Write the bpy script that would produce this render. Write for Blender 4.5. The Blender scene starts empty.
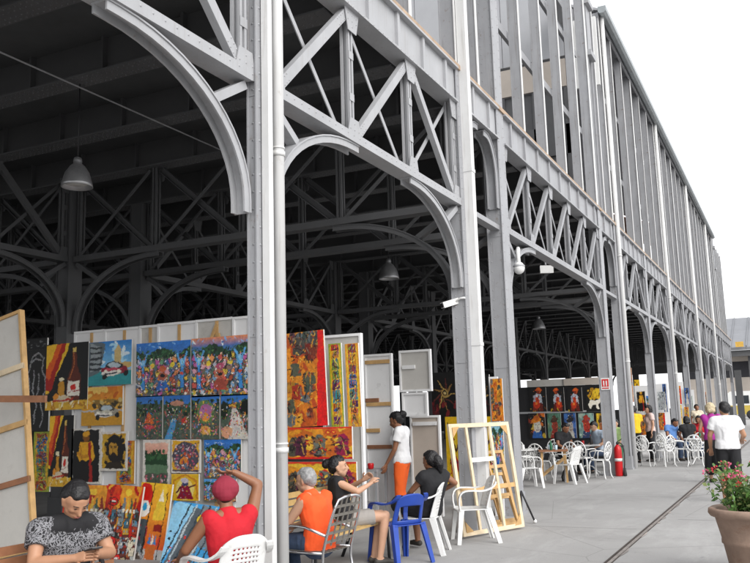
import bpy, bmesh, math, random
import numpy as np
from mathutils import Vector, Matrix, Euler
random.seed(7)
R = math.radians
SC = bpy.context.scene
COL = SC.collection
# ---------------------------------------------------------------- camera (solved from the photo's vanishing points)
FPX = 838.0
d1 = np.array([794-375., 403-281.5, FPX]); d1 /= np.linalg.norm(d1)
hd = np.array([1, -.029, 0]); up = np.cross(d1, hd); up /= np.linalg.norm(up)
if up[1] > 0: up = -up
rx = np.cross(d1, up); rx /= np.linalg.norm(rx)
CM = np.stack([rx, d1, up], 1)            # camera (right, down, forward) = CM @ world
EYE = np.array([4.1, 0.0, 1.65])
cam = bpy.data.cameras.new('camera'); camo = bpy.data.objects.new('camera', cam); COL.objects.link(camo)
m = Matrix.Identity(4)
for i in range(3):
    m[i][0] = CM[0][i]; m[i][1] = -CM[1][i]; m[i][2] = -CM[2][i]; m[i][3] = EYE[i]
camo.matrix_world = m
cam.sensor_width = 36; cam.lens = 36*FPX/750; cam.clip_end = 2000
SC.camera = camo
# ---------------------------------------------------------------- sky, sun, exposure
W = bpy.data.worlds.new('World'); SC.world = W; W.use_nodes = True
SUN_EL, SUN_AZ = 36, 122                    # azimuth clockwise from +Y: light comes from the street side
nt = W.node_tree; bg = nt.nodes['Background']
sk = nt.nodes.new('ShaderNodeTexSky'); sk.sky_type = 'NISHITA'; sk.sun_disc = False
sk.sun_elevation = R(SUN_EL); sk.sun_rotation = R(SUN_AZ); sk.dust_density = 4; sk.air_density = 1
hs = nt.nodes.new('ShaderNodeHueSaturation'); hs.inputs['Saturation'].default_value = .12
nt.links.new(sk.outputs[0], hs.inputs['Color'])
cl = nt.nodes.new('ShaderNodeMixRGB'); cl.inputs[0].default_value = .8; cl.inputs[2].default_value = (6.9, 7.0, 7.2, 1)   # bright even cloud layer
nt.links.new(hs.outputs[0], cl.inputs[1]); nt.links.new(cl.outputs[0], bg.inputs['Color'])
bg.inputs['Strength'].default_value = .15
sl = bpy.data.lights.new('sun', 'SUN'); sl.energy = 1.4; sl.angle = R(45); sl.color = (1, .97, .93)
so = bpy.data.objects.new('sun', sl); COL.objects.link(so)
so.rotation_euler = Vector((math.sin(R(SUN_AZ))*math.cos(R(SUN_EL)), math.cos(R(SUN_AZ))*math.cos(R(SUN_EL)), math.sin(R(SUN_EL)))).to_track_quat('Z', 'Y').to_euler()
vs = SC.view_settings; vs.view_transform = 'Standard'; vs.look = 'None'; vs.exposure = 0.72; vs.gamma = 1; vs.use_curve_mapping = False
SC.cycles.max_bounces = 6; SC.cycles.use_denoising = True
# ---------------------------------------------------------------- helpers
def ray(px, py):
    return CM.T @ np.array([px-375, py-281.5, FPX])
def atY(px, py, Y):                        # the point seen there on the plane at distance Y along the hall
    v = ray(px, py); q = EYE + v*(Y/v[1]); return Vector(q)
def atX(px, py, X):
    v = ray(px, py); q = EYE + v*((X-EYE[0])/v[0]); return Vector(q)
def atG(px, py, z=0.0):
    v = ray(px, py); q = EYE + v*((z-EYE[2])/v[2]); return Vector(q)

class MB:
    def __init__(s): s.v = []; s.f = []; s.m = []; s.sm = []
    def add(s, vs, fs, m=0, smooth=False):
        o = len(s.v); s.v += [tuple(v) for v in vs]
        for f in fs: s.f.append([i+o for i in f]); s.m.append(m); s.sm.append(smooth)
        return s
    def box(s, a, b, m=0):
        x0, y0, z0 = (min(a[i], b[i]) for i in range(3)); x1, y1, z1 = (max(a[i], b[i]) for i in range(3))
        return s.add([(x0,y0,z0),(x1,y0,z0),(x1,y1,z0),(x0,y1,z0),(x0,y0,z1),(x1,y0,z1),(x1,y1,z1),(x0,y1,z1)],
              [(3,2,1,0),(4,5,6,7),(0,1,5,4),(1,2,6,5),(2,3,7,6),(3,0,4,7)], m)
    def bar(s, p, q, w, h, side=(0,1,0), m=0):   # w along side, h perpendicular to both
        p = Vector(p); q = Vector(q); d = (q-p).normalized(); sd = Vector(side); sd = (sd-d*sd.dot(d)).normalized(); n = d.cross(sd)
        vs = [e+sd*(a*w/2)+n*(b*h/2) for e in (p, q) for a, b in ((-1,-1),(1,-1),(1,1),(-1,1))]
        return s.add(vs, [(3,2,1,0),(4,5,6,7),(0,1,5,4),(1,2,6,5),(2,3,7,6),(3,0,4,7)], m)
    def tube(s, pts, r, n=8, m=0, closed=False, caps=True):
        pts = [Vector(p) for p in pts]; k = len(pts); rs = r if isinstance(r, (list, tuple)) else [r]*k
        vs = []; u = None
        for i, p in enumerate(pts):
            a = pts[(i-1) % k] if (closed or i > 0) else p; b = pts[(i+1) % k] if (closed or i < k-1) else p
            d = (b-a).normalized()
            if u is None: u = d.orthogonal().normalized()
            u = (u-d*u.dot(d)); u = u.normalized() if u.length > 1e-6 else d.orthogonal().normalized()
            w = d.cross(u)
            vs += [p+(u*math.cos(t)+w*math.sin(t))*rs[i] for t in (2*math.pi*j/n for j in range(n))]
        fs = []
        for i in range(k if closed else k-1):
            o0, o1 = i*n, ((i+1) % k)*n
            fs += [(o0+j, o0+(j+1) % n, o1+(j+1) % n, o1+j) for j in range(n)]
        s.add(vs, fs, m, True)
        if caps and not closed:
            o = len(s.v)-len(vs)
            s.f.append([o+j for j in reversed(range(n))]); s.m.append(m); s.sm.append(False)
            s.f.append([o+(k-1)*n+j for j in range(n)]); s.m.append(m); s.sm.append(False)
        return s
    def sweep(s, pts, prof, side, m=0, smooth=False):   # prof: (along side, along in-plane normal)
        pts = [Vector(p) for p in pts]; sd = Vector(side); k = len(pts); n = len(prof); vs = []
        for i, p in enumerate(pts):
            d = (pts[min(i+1, k-1)]-pts[max(i-1, 0)]).normalized(); nn = sd.cross(d).normalized()
            vs += [p+sd*a+nn*b for a, b in prof]
        fs = [(i*n+j, i*n+(j+1) % n, (i+1)*n+(j+1) % n, (i+1)*n+j) for i in range(k-1) for j in range(n)]
        fs += [tuple(reversed(range(n))), tuple((k-1)*n+j for j in range(n))]
        return s.add(vs, fs, m, smooth)
    def lathe(s, prof, c=(0,0,0), n=20, m=0, axis=None):
        vs = []; fs = []; k = len(prof)
        for r, z in prof: vs += [Vector((r*math.cos(2*math.pi*j/n), r*math.sin(2*math.pi*j/n), z)) for j in range(n)]
        if axis is not None:
            q = Vector(axis).to_track_quat('Z', 'Y'); vs = [q @ v for v in vs]
        vs = [v+Vector(c) for v in vs]
        fs = [(i*n+j, i*n+(j+1) % n, (i+1)*n+(j+1) % n, (i+1)*n+j) for i in range(k-1) for j in range(n)]
        s.add(vs, fs, m, True)
        o = len(s.v)-len(vs)
        s.f.append([o+j for j in reversed(range(n))]); s.m.append(m); s.sm.append(False)
        s.f.append([o+(k-1)*n+j for j in range(n)]); s.m.append(m); s.sm.append(False)
        return s
    def ball(s, c, r, n=12, m=0):
        c = Vector(c); r = r if isinstance(r, (tuple, list)) else (r, r, r); k = max(6, n//2+1)
        vs = [c+Vector((0,0,-r[2]))]
        for i in range(1, k):
            t = math.pi*i/k-math.pi/2
            vs += [c+Vector((r[0]*math.cos(t)*math.cos(2*math.pi*j/n), r[1]*math.cos(t)*math.sin(2*math.pi*j/n), r[2]*math.sin(t))) for j in range(n)]
        vs.append(c+Vector((0,0,r[2]))); L = len(vs)-1
        fs = [(0, 1+(j+1) % n, 1+j) for j in range(n)]
        for i in range(k-2): fs += [(1+i*n+j, 1+i*n+(j+1) % n, 1+(i+1)*n+(j+1) % n, 1+(i+1)*n+j) for j in range(n)]
        fs += [(L, 1+(k-2)*n+j, 1+(k-2)*n+(j+1) % n) for j in range(n)]
        return s.add(vs, fs, m, True)
    def rivet(s, c, nrm, r=.013, m=0):
        nrm = Vector(nrm); u = nrm.orthogonal().normalized(); w = nrm.cross(u); c = Vector(c)
        b = [c+(u*math.cos(t)+w*math.sin(t))*r for t in (math.pi/3*j for j in range(6))]
        tp = [c+nrm*r*.6+(u*math.cos(t)+w*math.sin(t))*r*.55 for t in (math.pi/3*j for j in range(6))]
        return s.add(b+tp, [(j, (j+1) % 6, 6+(j+1) % 6, 6+j) for j in range(6)]+[(6,7,8,9,10,11)], m, True)
    def prism(s, poly, y0, y1, m=0):        # polygon in x,z extruded along y
        n = len(poly); vs = [(x, y0, z) for x, z in poly]+[(x, y1, z) for x, z in poly]
        return s.add(vs, [tuple(range(n)), tuple(reversed(range(n, 2*n)))]+[(i, n+i, n+(i+1) % n, (i+1) % n) for i in range(n)], m)
    def build(s, name, mats, parent=None, fix=True):
        me = bpy.data.meshes.new(name); me.from_pydata(s.v, [], s.f)
        for mt in (mats if isinstance(mats, (list, tuple)) else [mats]): me.materials.append(mt)
        me.polygons.foreach_set('material_index', s.m); me.polygons.foreach_set('use_smooth', s.sm)
        if fix:
            bm = bmesh.new(); bm.from_mesh(me); bmesh.ops.recalc_face_normals(bm, faces=bm.faces[:]); bm.to_mesh(me); bm.free()
        me.update()
        return link(bpy.data.objects.new(name, me), parent)
def link(o, parent=None):
    COL.objects.link(o)
    if parent is not None: o.parent = parent
    return o
def tag(o, label=None, cat=None, group=None, kind=None):
    for k, v in (('label', label), ('category', cat), ('group', group), ('kind', kind)):
        if v: o[k] = v
    return o
def thing(name, label, cat, loc=(0,0,0), rz=0, group=None):
    o = bpy.data.objects.new(name, None); o.empty_display_size = .1; link(o)
    o.location = loc; o.rotation_euler = (0, 0, rz)
    return tag(o, label, cat, group)
def empty(name, parent, loc=(0,0,0), rz=0):
    o = bpy.data.objects.new(name, None); o.empty_display_size = .1; link(o, parent); o.location = loc; o.rotation_euler = (0, 0, rz); return o
KIDS = {}
def copy_tree(o, parent=None):
    c = o.copy(); COL.objects.link(c)
    if parent is not None: c.parent = parent
    for ch in o.children: copy_tree(ch, c)
    return c
# ---------------------------------------------------------------- materials
def mat(name, col, rough=.55, metal=0, var=.12, scale=3, bump=0, bscale=60, spec=.4, dirt=None, streak=None):
    M = bpy.data.materials.new(name); M.use_nodes = True; t = M.node_tree; b = t.nodes['Principled BSDF']
    b.inputs['Roughness'].default_value = rough; b.inputs['Metallic'].default_value = metal
    b.inputs['Specular IOR Level'].default_value = spec
    tc = t.nodes.new('ShaderNodeTexCoord')
    nz = t.nodes.new('ShaderNodeTexNoise'); nz.inputs['Scale'].default_value = scale; nz.inputs['Detail'].default_value = 6; nz.inputs['Roughness'].default_value = .65
    t.links.new(tc.outputs['Object'], nz.inputs['Vector'])
    rp = t.nodes.new('ShaderNodeValToRGB'); e = rp.color_ramp.elements
    e[0].position = .3; e[1].position = .7
    e[0].color = (*[c*(1-var) for c in col], 1); e[1].color = (*[min(1, c*(1+var)) for c in col], 1)
    t.links.new(nz.outputs['Fac'], rp.inputs['Fac']); out = rp.outputs['Color']
    if dirt:                                   # worn patches and stains of another colour
        n2 = t.nodes.new('ShaderNodeTexNoise'); n2.inputs['Scale'].default_value = dirt[1]; n2.inputs['Detail'].default_value = 8; n2.inputs['Roughness'].default_value = .7
        t.links.new(tc.outputs['Object'], n2.inputs['Vector'])
        r2 = t.nodes.new('ShaderNodeValToRGB'); r2.color_ramp.elements[0].position = dirt[2]; r2.color_ramp.elements[1].position = min(1, dirt[2]+.12)
        r2.color_ramp.elements[1].color = (dirt[3],)*3+(1,)
        mx = t.nodes.new('ShaderNodeMixRGB'); mx.inputs[2].default_value = (*dirt[0], 1)
        t.links.new(n2.outputs['Fac'], r2.inputs['Fac']); t.links.new(r2.outputs['Color'], mx.inputs[0]); t.links.new(out, mx.inputs[1]); out = mx.outputs[0]
    if streak:                                 # rain and rust runs down the face
        mp = t.nodes.new('ShaderNodeMapping'); mp.inputs['Scale'].default_value = (14, 14, .9); t.links.new(tc.outputs['Object'], mp.inputs['Vector'])
        n3 = t.nodes.new('ShaderNodeTexNoise'); n3.inputs['Scale'].default_value = 1.6; n3.inputs['Detail'].default_value = 7; t.links.new(mp.outputs[0], n3.inputs['Vector'])
        r3 = t.nodes.new('ShaderNodeValToRGB'); r3.color_ramp.elements[0].position = .56; r3.color_ramp.elements[1].position = .74; r3.color_ramp.elements[1].color = (streak[1],)*3+(1,)
        m3 = t.nodes.new('ShaderNodeMixRGB'); m3.inputs[2].default_value = (*streak[0], 1)
        t.links.new(n3.outputs['Fac'], r3.inputs['Fac']); t.links.new(r3.outputs[0], m3.inputs[0]); t.links.new(out, m3.inputs[1]); out = m3.outputs[0]
    t.links.new(out, b.inputs['Base Color'])
    if bump:
        nb = t.nodes.new('ShaderNodeTexNoise'); nb.inputs['Scale'].default_value = bscale; nb.inputs['Detail'].default_value = 4
        bp = t.nodes.new('ShaderNodeBump'); bp.inputs['Strength'].default_value = bump; bp.inputs['Distance'].default_value = .01
        t.links.new(tc.outputs['Object'], nb.inputs['Vector']); t.links.new(nb.outputs['Fac'], bp.inputs['Height']); t.links.new(bp.outputs['Normal'], b.inputs['Normal'])
    return M
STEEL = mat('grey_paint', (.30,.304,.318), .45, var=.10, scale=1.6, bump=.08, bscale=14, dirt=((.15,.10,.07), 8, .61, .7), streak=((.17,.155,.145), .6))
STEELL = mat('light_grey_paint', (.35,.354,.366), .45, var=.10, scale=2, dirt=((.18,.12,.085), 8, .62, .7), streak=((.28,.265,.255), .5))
STEEL_SHADE = mat('grey_paint_shaded', (.082,.083,.086), .55, var=.12, scale=1.2)  # same grey steel paint, darkened: the hall's interior shade is in the colour
PIPE = mat('pipe_white_paint', (.62,.62,.615), .4, var=.06, scale=2, dirt=((.36,.31,.27), 5, .62, .6), streak=((.38,.36,.33), .5))
SLABC = mat('slab_soffit_shaded', (.068,.07,.072), .8, var=.2, scale=1)  # slab and back wall tone lowered to paint in the interior shade
TILE = mat('tan_edge', (.38,.28,.2), .8, var=.25, scale=6)
WALLP = mat('grey_sheet', (.36,.365,.38), .6, var=.06, scale=1)
WHITEP = mat('white_sheet', (.66,.66,.65), .6, var=.05, scale=2)
BEIGE = mat('beige_sheet', (.45,.40,.35), .7, var=.06)
DARK = mat('dark_inside', (.03,.03,.035), .8)
RUSTTILE = mat('rust_roof', (.30,.14,.08), .8, var=.3, scale=6)
ZINC = mat('zinc_gutter', (.27,.295,.305), .4, var=.15, scale=4)
# ---------------------------------------------------------------- ground
def ground_mat():
    M = mat('concrete', (.315,.309,.303), .85, var=.05, scale=.8, bump=.25, bscale=40)
    t = M.node_tree; b = t.nodes['Principled BSDF']; tc = t.nodes['Texture Coordinate']
    src = b.inputs['Base Color'].links[0].from_socket
    mp = t.nodes.new('ShaderNodeMapping'); mp.inputs['Scale'].default_value = (1.1, .35, 1)   # wash marks along the quay
    t.links.new(tc.outputs['Object'], mp.inputs['Vector'])
    prev = src
    for sc, p0, p1, colr, k, vec in ((1.1, .50, .62, (.37,.364,.358), .85, mp.outputs[0]), (.5, .52, .7, (.22,.215,.21), .7, tc.outputs['Object']), (9, .6, .72, (.13,.128,.125), .45, tc.outputs['Object']), (70, .55, .8, (.12,.118,.115), .4, tc.outputs['Object'])):
        n = t.nodes.new('ShaderNodeTexNoise'); n.inputs['Scale'].default_value = sc; n.inputs['Detail'].default_value = 9; n.inputs['Roughness'].default_value = .7; n.inputs['Distortion'].default_value = .4
        t.links.new(vec, n.inputs['Vector'])
        r = t.nodes.new('ShaderNodeValToRGB'); r.color_ramp.elements[0].position = p0; r.color_ramp.elements[1].position = p1; r.color_ramp.elements[1].color = (k, k, k, 1)
        x = t.nodes.new('ShaderNodeMixRGB'); x.inputs[2].default_value = (*colr, 1)
        t.links.new(n.outputs['Fac'], r.inputs['Fac']); t.links.new(r.outputs[0], x.inputs[0]); t.links.new(prev, x.inputs[1]); prev = x.outputs[0]
    dn = t.nodes.new('ShaderNodeTexNoise'); dn.inputs['Scale'].default_value = .9; dn.inputs['Detail'].default_value = 8     # wandering cracks
    ad = t.nodes.new('ShaderNodeMixRGB'); ad.blend_type = 'ADD'; ad.inputs[0].default_value = .9; t.links.new(tc.outputs['Object'], ad.inputs[1]); t.links.new(dn.outputs['Color'], ad.inputs[2])
    vo = t.nodes.new('ShaderNodeTexVoronoi'); vo.feature = 'DISTANCE_TO_EDGE'; vo.inputs['Scale'].default_value = .38; t.links.new(ad.outputs[0], vo.inputs['Vector'])
    cr = t.nodes.new('ShaderNodeValToRGB'); cr.color_ramp.elements[0].position = .0; cr.color_ramp.elements[0].color = (.45,.45,.45,1); cr.color_ramp.elements[1].position = .003; cr.color_ramp.elements[1].color = (0,0,0,1)
    cx = t.nodes.new('ShaderNodeMixRGB'); cx.inputs[2].default_value = (.14,.135,.13,1); t.links.new(vo.outputs['Distance'], cr.inputs['Fac']); t.links.new(cr.outputs[0], cx.inputs[0]); t.links.new(prev, cx.inputs[1]); prev = cx.outputs[0]
    t.links.new(prev, b.inputs['Base Color'])
    return M
GROUND = ground_mat()
g = MB().add([(-300,-60,0),(500,-60,0),(500,900,0),(-300,900,0)], [(0,1,2,3)]).build('ground', GROUND); tag(g, kind='structure')
# sunken rail along the quay: two steel lips with a dark broken groove between them
RAILM = mat('rail_steel', (.075,.06,.052), .6, .6, var=.3, scale=8)
GROOVE = mat('rail_groove', (.24,.215,.20), .9, var=.3, scale=9)
EDGEC = mat('broken_concrete', (.40,.35,.32), .9, var=.2, scale=12, bump=.6, bscale=50)
r = MB(); r.add([(2.125,-20,.004),(2.17,-20,.004),(2.17,200,.004),(2.125,200,.004)], [(0,1,2,3)], 1)
r.box((2.10,-20,0), (2.12,200,.012)); r.box((2.17,-20,0), (2.18,200,.008))
random.seed(3)
y = 4
while y < 60:
    w = random.uniform(.008,.045); l = random.uniform(.12,.7)
    r.add([(2.18,y,.008),(2.18+w*.6,y+l*.2,.008),(2.18+w,y+l*.6,.008),(2.18,y+l,.008)], [(0,1,2,3)], 2 if random.random() < .5 else 1); y += l+random.uniform(.1,.9)
tag(r.build('rail_track', [RAILM, GROOVE, EDGEC], fix=False), kind='structure')
# expansion joints of the concrete slabs
JOINT = mat('joint_dirt', (.16,.155,.15), .95, var=.3, scale=5)
r = MB()
for yy in np.arange(3.4, 80, 4.4):
    r.add([(-.3,yy,.003),(2.0,yy+.02,.003),(2.0,yy+.03,.003),(-.3,yy+.011,.003)], [(0,1,2,3)])
    r.add([(2.4,yy+1.2,.003),(14,yy+1.2,.003),(14,yy+1.213,.003),(2.4,yy+1.213,.003)], [(0,1,2,3)])
tag(r.build('pavement_joints', JOINT), kind='structure')
# ---------------------------------------------------------------- the iron market hall
hall = thing('market_hall', 'long grey iron market hall with open arches and trusses', 'building')
ZC, ZG, ZL, ZR = 4.66, 6.24, 6.83, 13.25     # chord, girder underside, ledge, eaves
CY = [-4.6, .77, 6.17, 11.53, 13.48, 21.85, 24.0] + [24.0+5.4*k for k in range(1, 8)] + [63.8, 72.1]
PAV = {3: 1, 4: 1, 5: 1, 6: 1, 13: 1, 14: 1, 15: 1}
# columns -------------------------------------------------------
def column_mb(h, w=.33, d=.22, rivets=True, step=.16):
    b = MB()
    # riveted box: two side plates, inset web, flange front and back
    b.box((-d, -w/2, 0), (-.012, w/2, h))
    b.box((-.014, -w/2-.02, 0), (0, w/2+.02, h)); b.box((-d-.012, -w/2-.02, 0), (-d+.002, w/2+.02, h))
    b.box((-d-.06, -w/2-.07, 0), (.04, w/2+.07, .05)); b.box((-d-.03, -w/2-.04, .05), (.02, w/2+.04, .35))
    if rivets:
        z = .45
        while z < h:
            for yy in (-w/2+.035, w/2-.035): b.rivet((0, yy, z), (1,0,0))
            for xx in (-.045, -d+.04): b.rivet((xx, -w/2, z), (0,-1,0), .011)
            z += step
    for zz in (2.35, 4.55): b.box((-d-.006, -w/2-.006, zz), (-.012, w/2+.006, zz+.012))
    return b
for i, y in enumerate(CY):
    big = i in (4, 5)
    c = column_mb(ZL-.02 if i not in (4,) else ZR, .35 if big else .33, .26 if big else (.09 if i == 2 else .21), rivets=i < 8).build('column', STEEL, hall); c.location = (0, y+(.05 if i == 2 else 0), 0)
inner_col = None
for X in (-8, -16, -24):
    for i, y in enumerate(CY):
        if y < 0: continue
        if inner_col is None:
            b = column_mb(ZG, .30, .30, False); inner_col = b.build('column', STEEL_SHADE, hall); o = inner_col
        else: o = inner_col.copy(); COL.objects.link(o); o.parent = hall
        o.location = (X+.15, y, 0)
# downpipes
def pipe(x, y, r, z0, z1, joints=(1.2, 3.9, 6.4), square=False):
    b = MB()
    if square: b.box((x-r, y-r, z0), (x+r, y+r, z1))
    else: b.tube([(x,y,z0),(x,y,z1)], r, 16)
    for z in joints:
        if z0 < z < z1:
            if square: b.box((x-r-.008, y-r-.008, z), (x+r+.008, y+r+.008, z+.05))
            else: b.tube([(x,y,z),(x,y,z+.045)], r*1.16, 16); b.tube([(x,y,z+.07),(x,y,z+.085)], r*1.12, 16); b.box((x-r*2.2, y-.015, z+.02), (x, y+.015, z+.04))
    return b.build('downpipe', PIPE, hall)
pipe(.05, 6.14, .036, 0, ZR, (), square=True); pipe(.07, 6.29, .055, 0, ZR, (1.35, 4.02, 6.3))
pipe(.06, 11.56, .07, 0, ZR, (2.6, 5.2), square=True)
for y in (24.12, 34.9, 45.7, 56.5): pipe(.06, y, .06, 0, ZR, (2.9, 5.9))
# trusses (local: u along x, depth into +y, z up) ----------------------------------
def quarter(u0, zt, ru, rz, sgn, drop, n=14):
    pts = [(u0+sgn*(ru+.12), 0, zt)]
    for k in range(n+1):
        t = math.pi/2*k/n; pts.append((u0+sgn*(ru-ru*math.sin(t)), 0, zt-rz+rz*math.cos(t)))
    pts.append((u0, 0, zt-rz-drop)); return pts
def arch_mb(b, pts, d=.2, web=.11, sgn=1, inset=.02):
    P = [(p[0], d/2+inset, p[2]) for p in pts]
    s = (0, 1, 0)
    k = -1 if sgn > 0 else 1
    b.sweep(P, [(-d/2, 0), (d/2, 0), (d/2, .016*k), (-d/2, .016*k)], s, smooth=False)
    b.sweep(P, [(-d/2+.012, .016*k), (-d/2+.03, .016*k), (-d/2+.03, web*k), (-d/2+.012, web*k)], s)
    b.sweep(P, [(d/2-.03, .016*k), (d/2-.012, .016*k), (d/2-.012, web*k), (d/2-.03, web*k)], s)
TR = {}
def make_truss(L, n, mt, near, arch=(1.65, 1.12), d=.22, girder=True):
    root = empty('truss', hall)
    z0, z1 = ZC, ZG
    b = MB(); b.box((0, 0, z0), (L, d, z0+.022)); b.box((0, .003, z0+.022), (L, .02, z0+.11)); b.box((0, d-.02, z0+.022), (L, d-.003, z0+.11))
    if near:
        for k in range(int(L/.14)): b.rivet((.07+k*.14, .003, z0+.07), (0,-1,0), .011)
    b.build('chord', mt, root)
    p = L/n
    for k in range(n+1):
        u = k*p; u = min(max(u, .07), L-.07)
        b = MB(); 
        for yy in (.05, d-.09):
            b.box((u-.052, yy, z0+.11), (u-.018, yy+.03, z1)); b.box((u+.018, yy, z0+.11), (u+.052, yy+.03, z1))
        b.box((u-.02, .085, z0+.11), (u+.02, d-.1, z1))
        for zz in (z0+.5, z0+1.0): b.box((u-.053, .044, zz), (u+.053, .05, zz+.09))
        # gusset plates with their rivets
        for zz, s in ((z0+.02, 1), (z1, -1)):
            b.prism([(u-.17, zz), (u+.17, zz), (u+.10, zz+s*.26), (u-.10, zz+s*.26)], .021, .031)
            if near:
                for a in (-.1, 0, .1):
                    for e in (.06, .13, .2):
                        if abs(a) < .14-e*.3: b.rivet((u+a, .021, zz+s*e), (0,-1,0), .011)
        b.build('post', mt, root)
    for k in range(n):
        u0, u1 = k*p+.1, (k+1)*p-.1
        b = MB(); last = (k == n-1 and n == 3)
        q0, q1 = ((u0, .045, z0+.1), (u1, .045, z1-.06))
        if last: q0, q1 = (u0, .045, z1-.06), (u1, .045, z0+.1)
        bw = .085 if n == 5 else .11; b.bar(q0, q1, .012, bw, (0,1,0)); dv = (Vector(q1)-Vector(q0)).normalized(); nn = Vector((0,1,0)).cross(dv)
        b.bar(Vector(q0)+nn*(bw/2-.005)+Vector((0,.035,0)), Vector(q1)+nn*(bw/2-.005)+Vector((0,.035,0)), .07, .012, (0,1,0))
        b.bar(Vector(q0)-nn*(bw/2-.005)+Vector((0,.035,0)), Vector(q1)-nn*(bw/2-.005)+Vector((0,.035,0)), .07, .012, (0,1,0))
        if near:
            for e in range(1, 5):
                for a in (-.035, .035):
                    for base, s in ((Vector(q0), 1), (Vector(q1), -1)): b.rivet(base+dv*s*(.05+.055*e)+nn*a+Vector((0,-.006,0)), (0,-1,0), .01)
        b.build('brace', mt, root)
        b = MB(); q0, q1 = (u0, d-.06, z1-.06), (u1, d-.06, z0+.1)
        if last: q0, q1 = (u0, d-.06, z0+.1), (u1, d-.06, z1-.06)
        b.bar(q0, q1, .012, .06, (0,1,0)); b.build('brace', mt, root)
    if arch:
        ru, rz = arch
        for sgn, u in ((1, 0), (-1, L)):
            b = MB(); arch_mb(b, quarter(u, z0, ru, rz, sgn, .10), d*.78, .085, sgn)
            b.bar((u+sgn*.02, d/2, z0-.03), (u+sgn*ru*.30, d/2, z0-rz*.29), d*.5, .08, (0,1,0))
            b.build('arch', mt, root)
    return root
def truss(L, n, mt, near, loc, rz, **k):
    key = (round(L, 2), n, mt.name, near)
    if key not in TR: TR[key] = o = make_truss(L, n, mt, near, **k)
    else: o = copy_tree(TR[key], hall)
    o.location = loc; o.rotation_euler = (0, 0, rz); return o
HW = .165
for i in range(len(CY)-1):
    y0, y1 = CY[i]+HW+.02, CY[i+1]-HW-.02; L = y1-y0
    if L < 2.5:                               # narrow bay: tall stilted arch up to the girder and a thin tie
        root = empty('truss', hall, (0, y0, 0), R(90))
        for sgn, u in ((1, 0), (-1, L)):
            b = MB(); arch_mb(b, quarter(u, ZG-.02, L/2-.02-.25, .75, sgn, .45), .2, .1, sgn); b.build('arch', STEEL, root)
        b = MB(); b.box((0, .05, ZC), (L, .20, ZC+.02)); b.box((0, .05, ZC+.02), (L, .065, ZC+.08)); b.build('chord', STEEL, root)
    else:
        truss(L, 5 if L > 7 else 3, STEEL if i > 3 else STEELL, i < 5, (0, y0, 0), R(90))
# girders, ledge, stiffeners
for i in range(len(CY)-1):
    y0, y1 = CY[i]+HW+.021, CY[i+1]-HW-.021; b = MB()
    b.box((-.05, y0, ZG+.03), (-.03, y1, ZL-.06)); b.box((-.24, y0, ZG), (.03, y1, ZG+.03)); b.box((-.24, y0, ZL-.06), (.05, y1, ZL-.03))
    n = max(2, round((y1-y0)/.87))
    for k in range(n):
        u = y0+(k+.5)*(y1-y0)/n; b.box((-.03, u-.035, ZG+.03), (.012, u+.035, ZL-.06))
    if i < 6:
        for k in range(int((y1-y0)/.13)): b.rivet((.03, y0+.05+k*.13, ZG+.015), (1,0,0), .010)
    b.build('girder', STEELL if i < 4 else STEEL, hall)
b = MB(); b.box((-.22, -6, ZL-.03), (.03, 74, ZL+.045)); b.build('floor_edge', TILE, hall)
# inner trusses
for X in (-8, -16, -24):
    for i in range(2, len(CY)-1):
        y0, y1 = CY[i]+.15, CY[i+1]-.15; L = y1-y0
        if L > 2.5: truss(L, 5 if L > 7 else 3, STEEL_SHADE, False, (X+.13, y0, 0), R(90))
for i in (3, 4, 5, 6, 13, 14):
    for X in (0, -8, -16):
        x0 = X-(.23 if X == 0 else .16); truss(7.6, 4, STEEL_SHADE, False, (x0, CY[i]+.13, 0), R(180), arch=(1.9, 1.25))
# upper floor on deep riveted joists
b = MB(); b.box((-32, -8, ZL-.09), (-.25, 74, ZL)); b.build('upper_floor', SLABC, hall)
jst = None; ys = []
for i in range(1, len(CY)-1):
    n = 3 if CY[i+1]-CY[i] < 6 else 5
    if CY[i+1]-CY[i] < 3: n = 1
    ys += [CY[i]+k*(CY[i+1]-CY[i])/n for k in range(n)]
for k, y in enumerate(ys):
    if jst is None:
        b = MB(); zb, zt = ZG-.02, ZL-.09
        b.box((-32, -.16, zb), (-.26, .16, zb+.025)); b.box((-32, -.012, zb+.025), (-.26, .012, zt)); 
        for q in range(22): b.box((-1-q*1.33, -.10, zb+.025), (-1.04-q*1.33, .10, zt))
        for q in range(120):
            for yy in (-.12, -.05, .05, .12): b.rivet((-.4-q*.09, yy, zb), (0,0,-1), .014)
        jst = b.build('joist', STEEL_SHADE, hall); o = jst
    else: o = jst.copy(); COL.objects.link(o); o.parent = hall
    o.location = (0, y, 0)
# closed back and end behind the camera
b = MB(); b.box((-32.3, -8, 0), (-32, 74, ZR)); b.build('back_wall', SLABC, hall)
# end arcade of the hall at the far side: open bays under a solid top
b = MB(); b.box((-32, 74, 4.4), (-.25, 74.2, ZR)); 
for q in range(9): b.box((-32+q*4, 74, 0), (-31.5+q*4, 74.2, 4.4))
b.box((-32, 74, 0), (-.25, 74.15, 1.5)); b.build('end_wall', STEEL_SHADE, hall)
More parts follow.
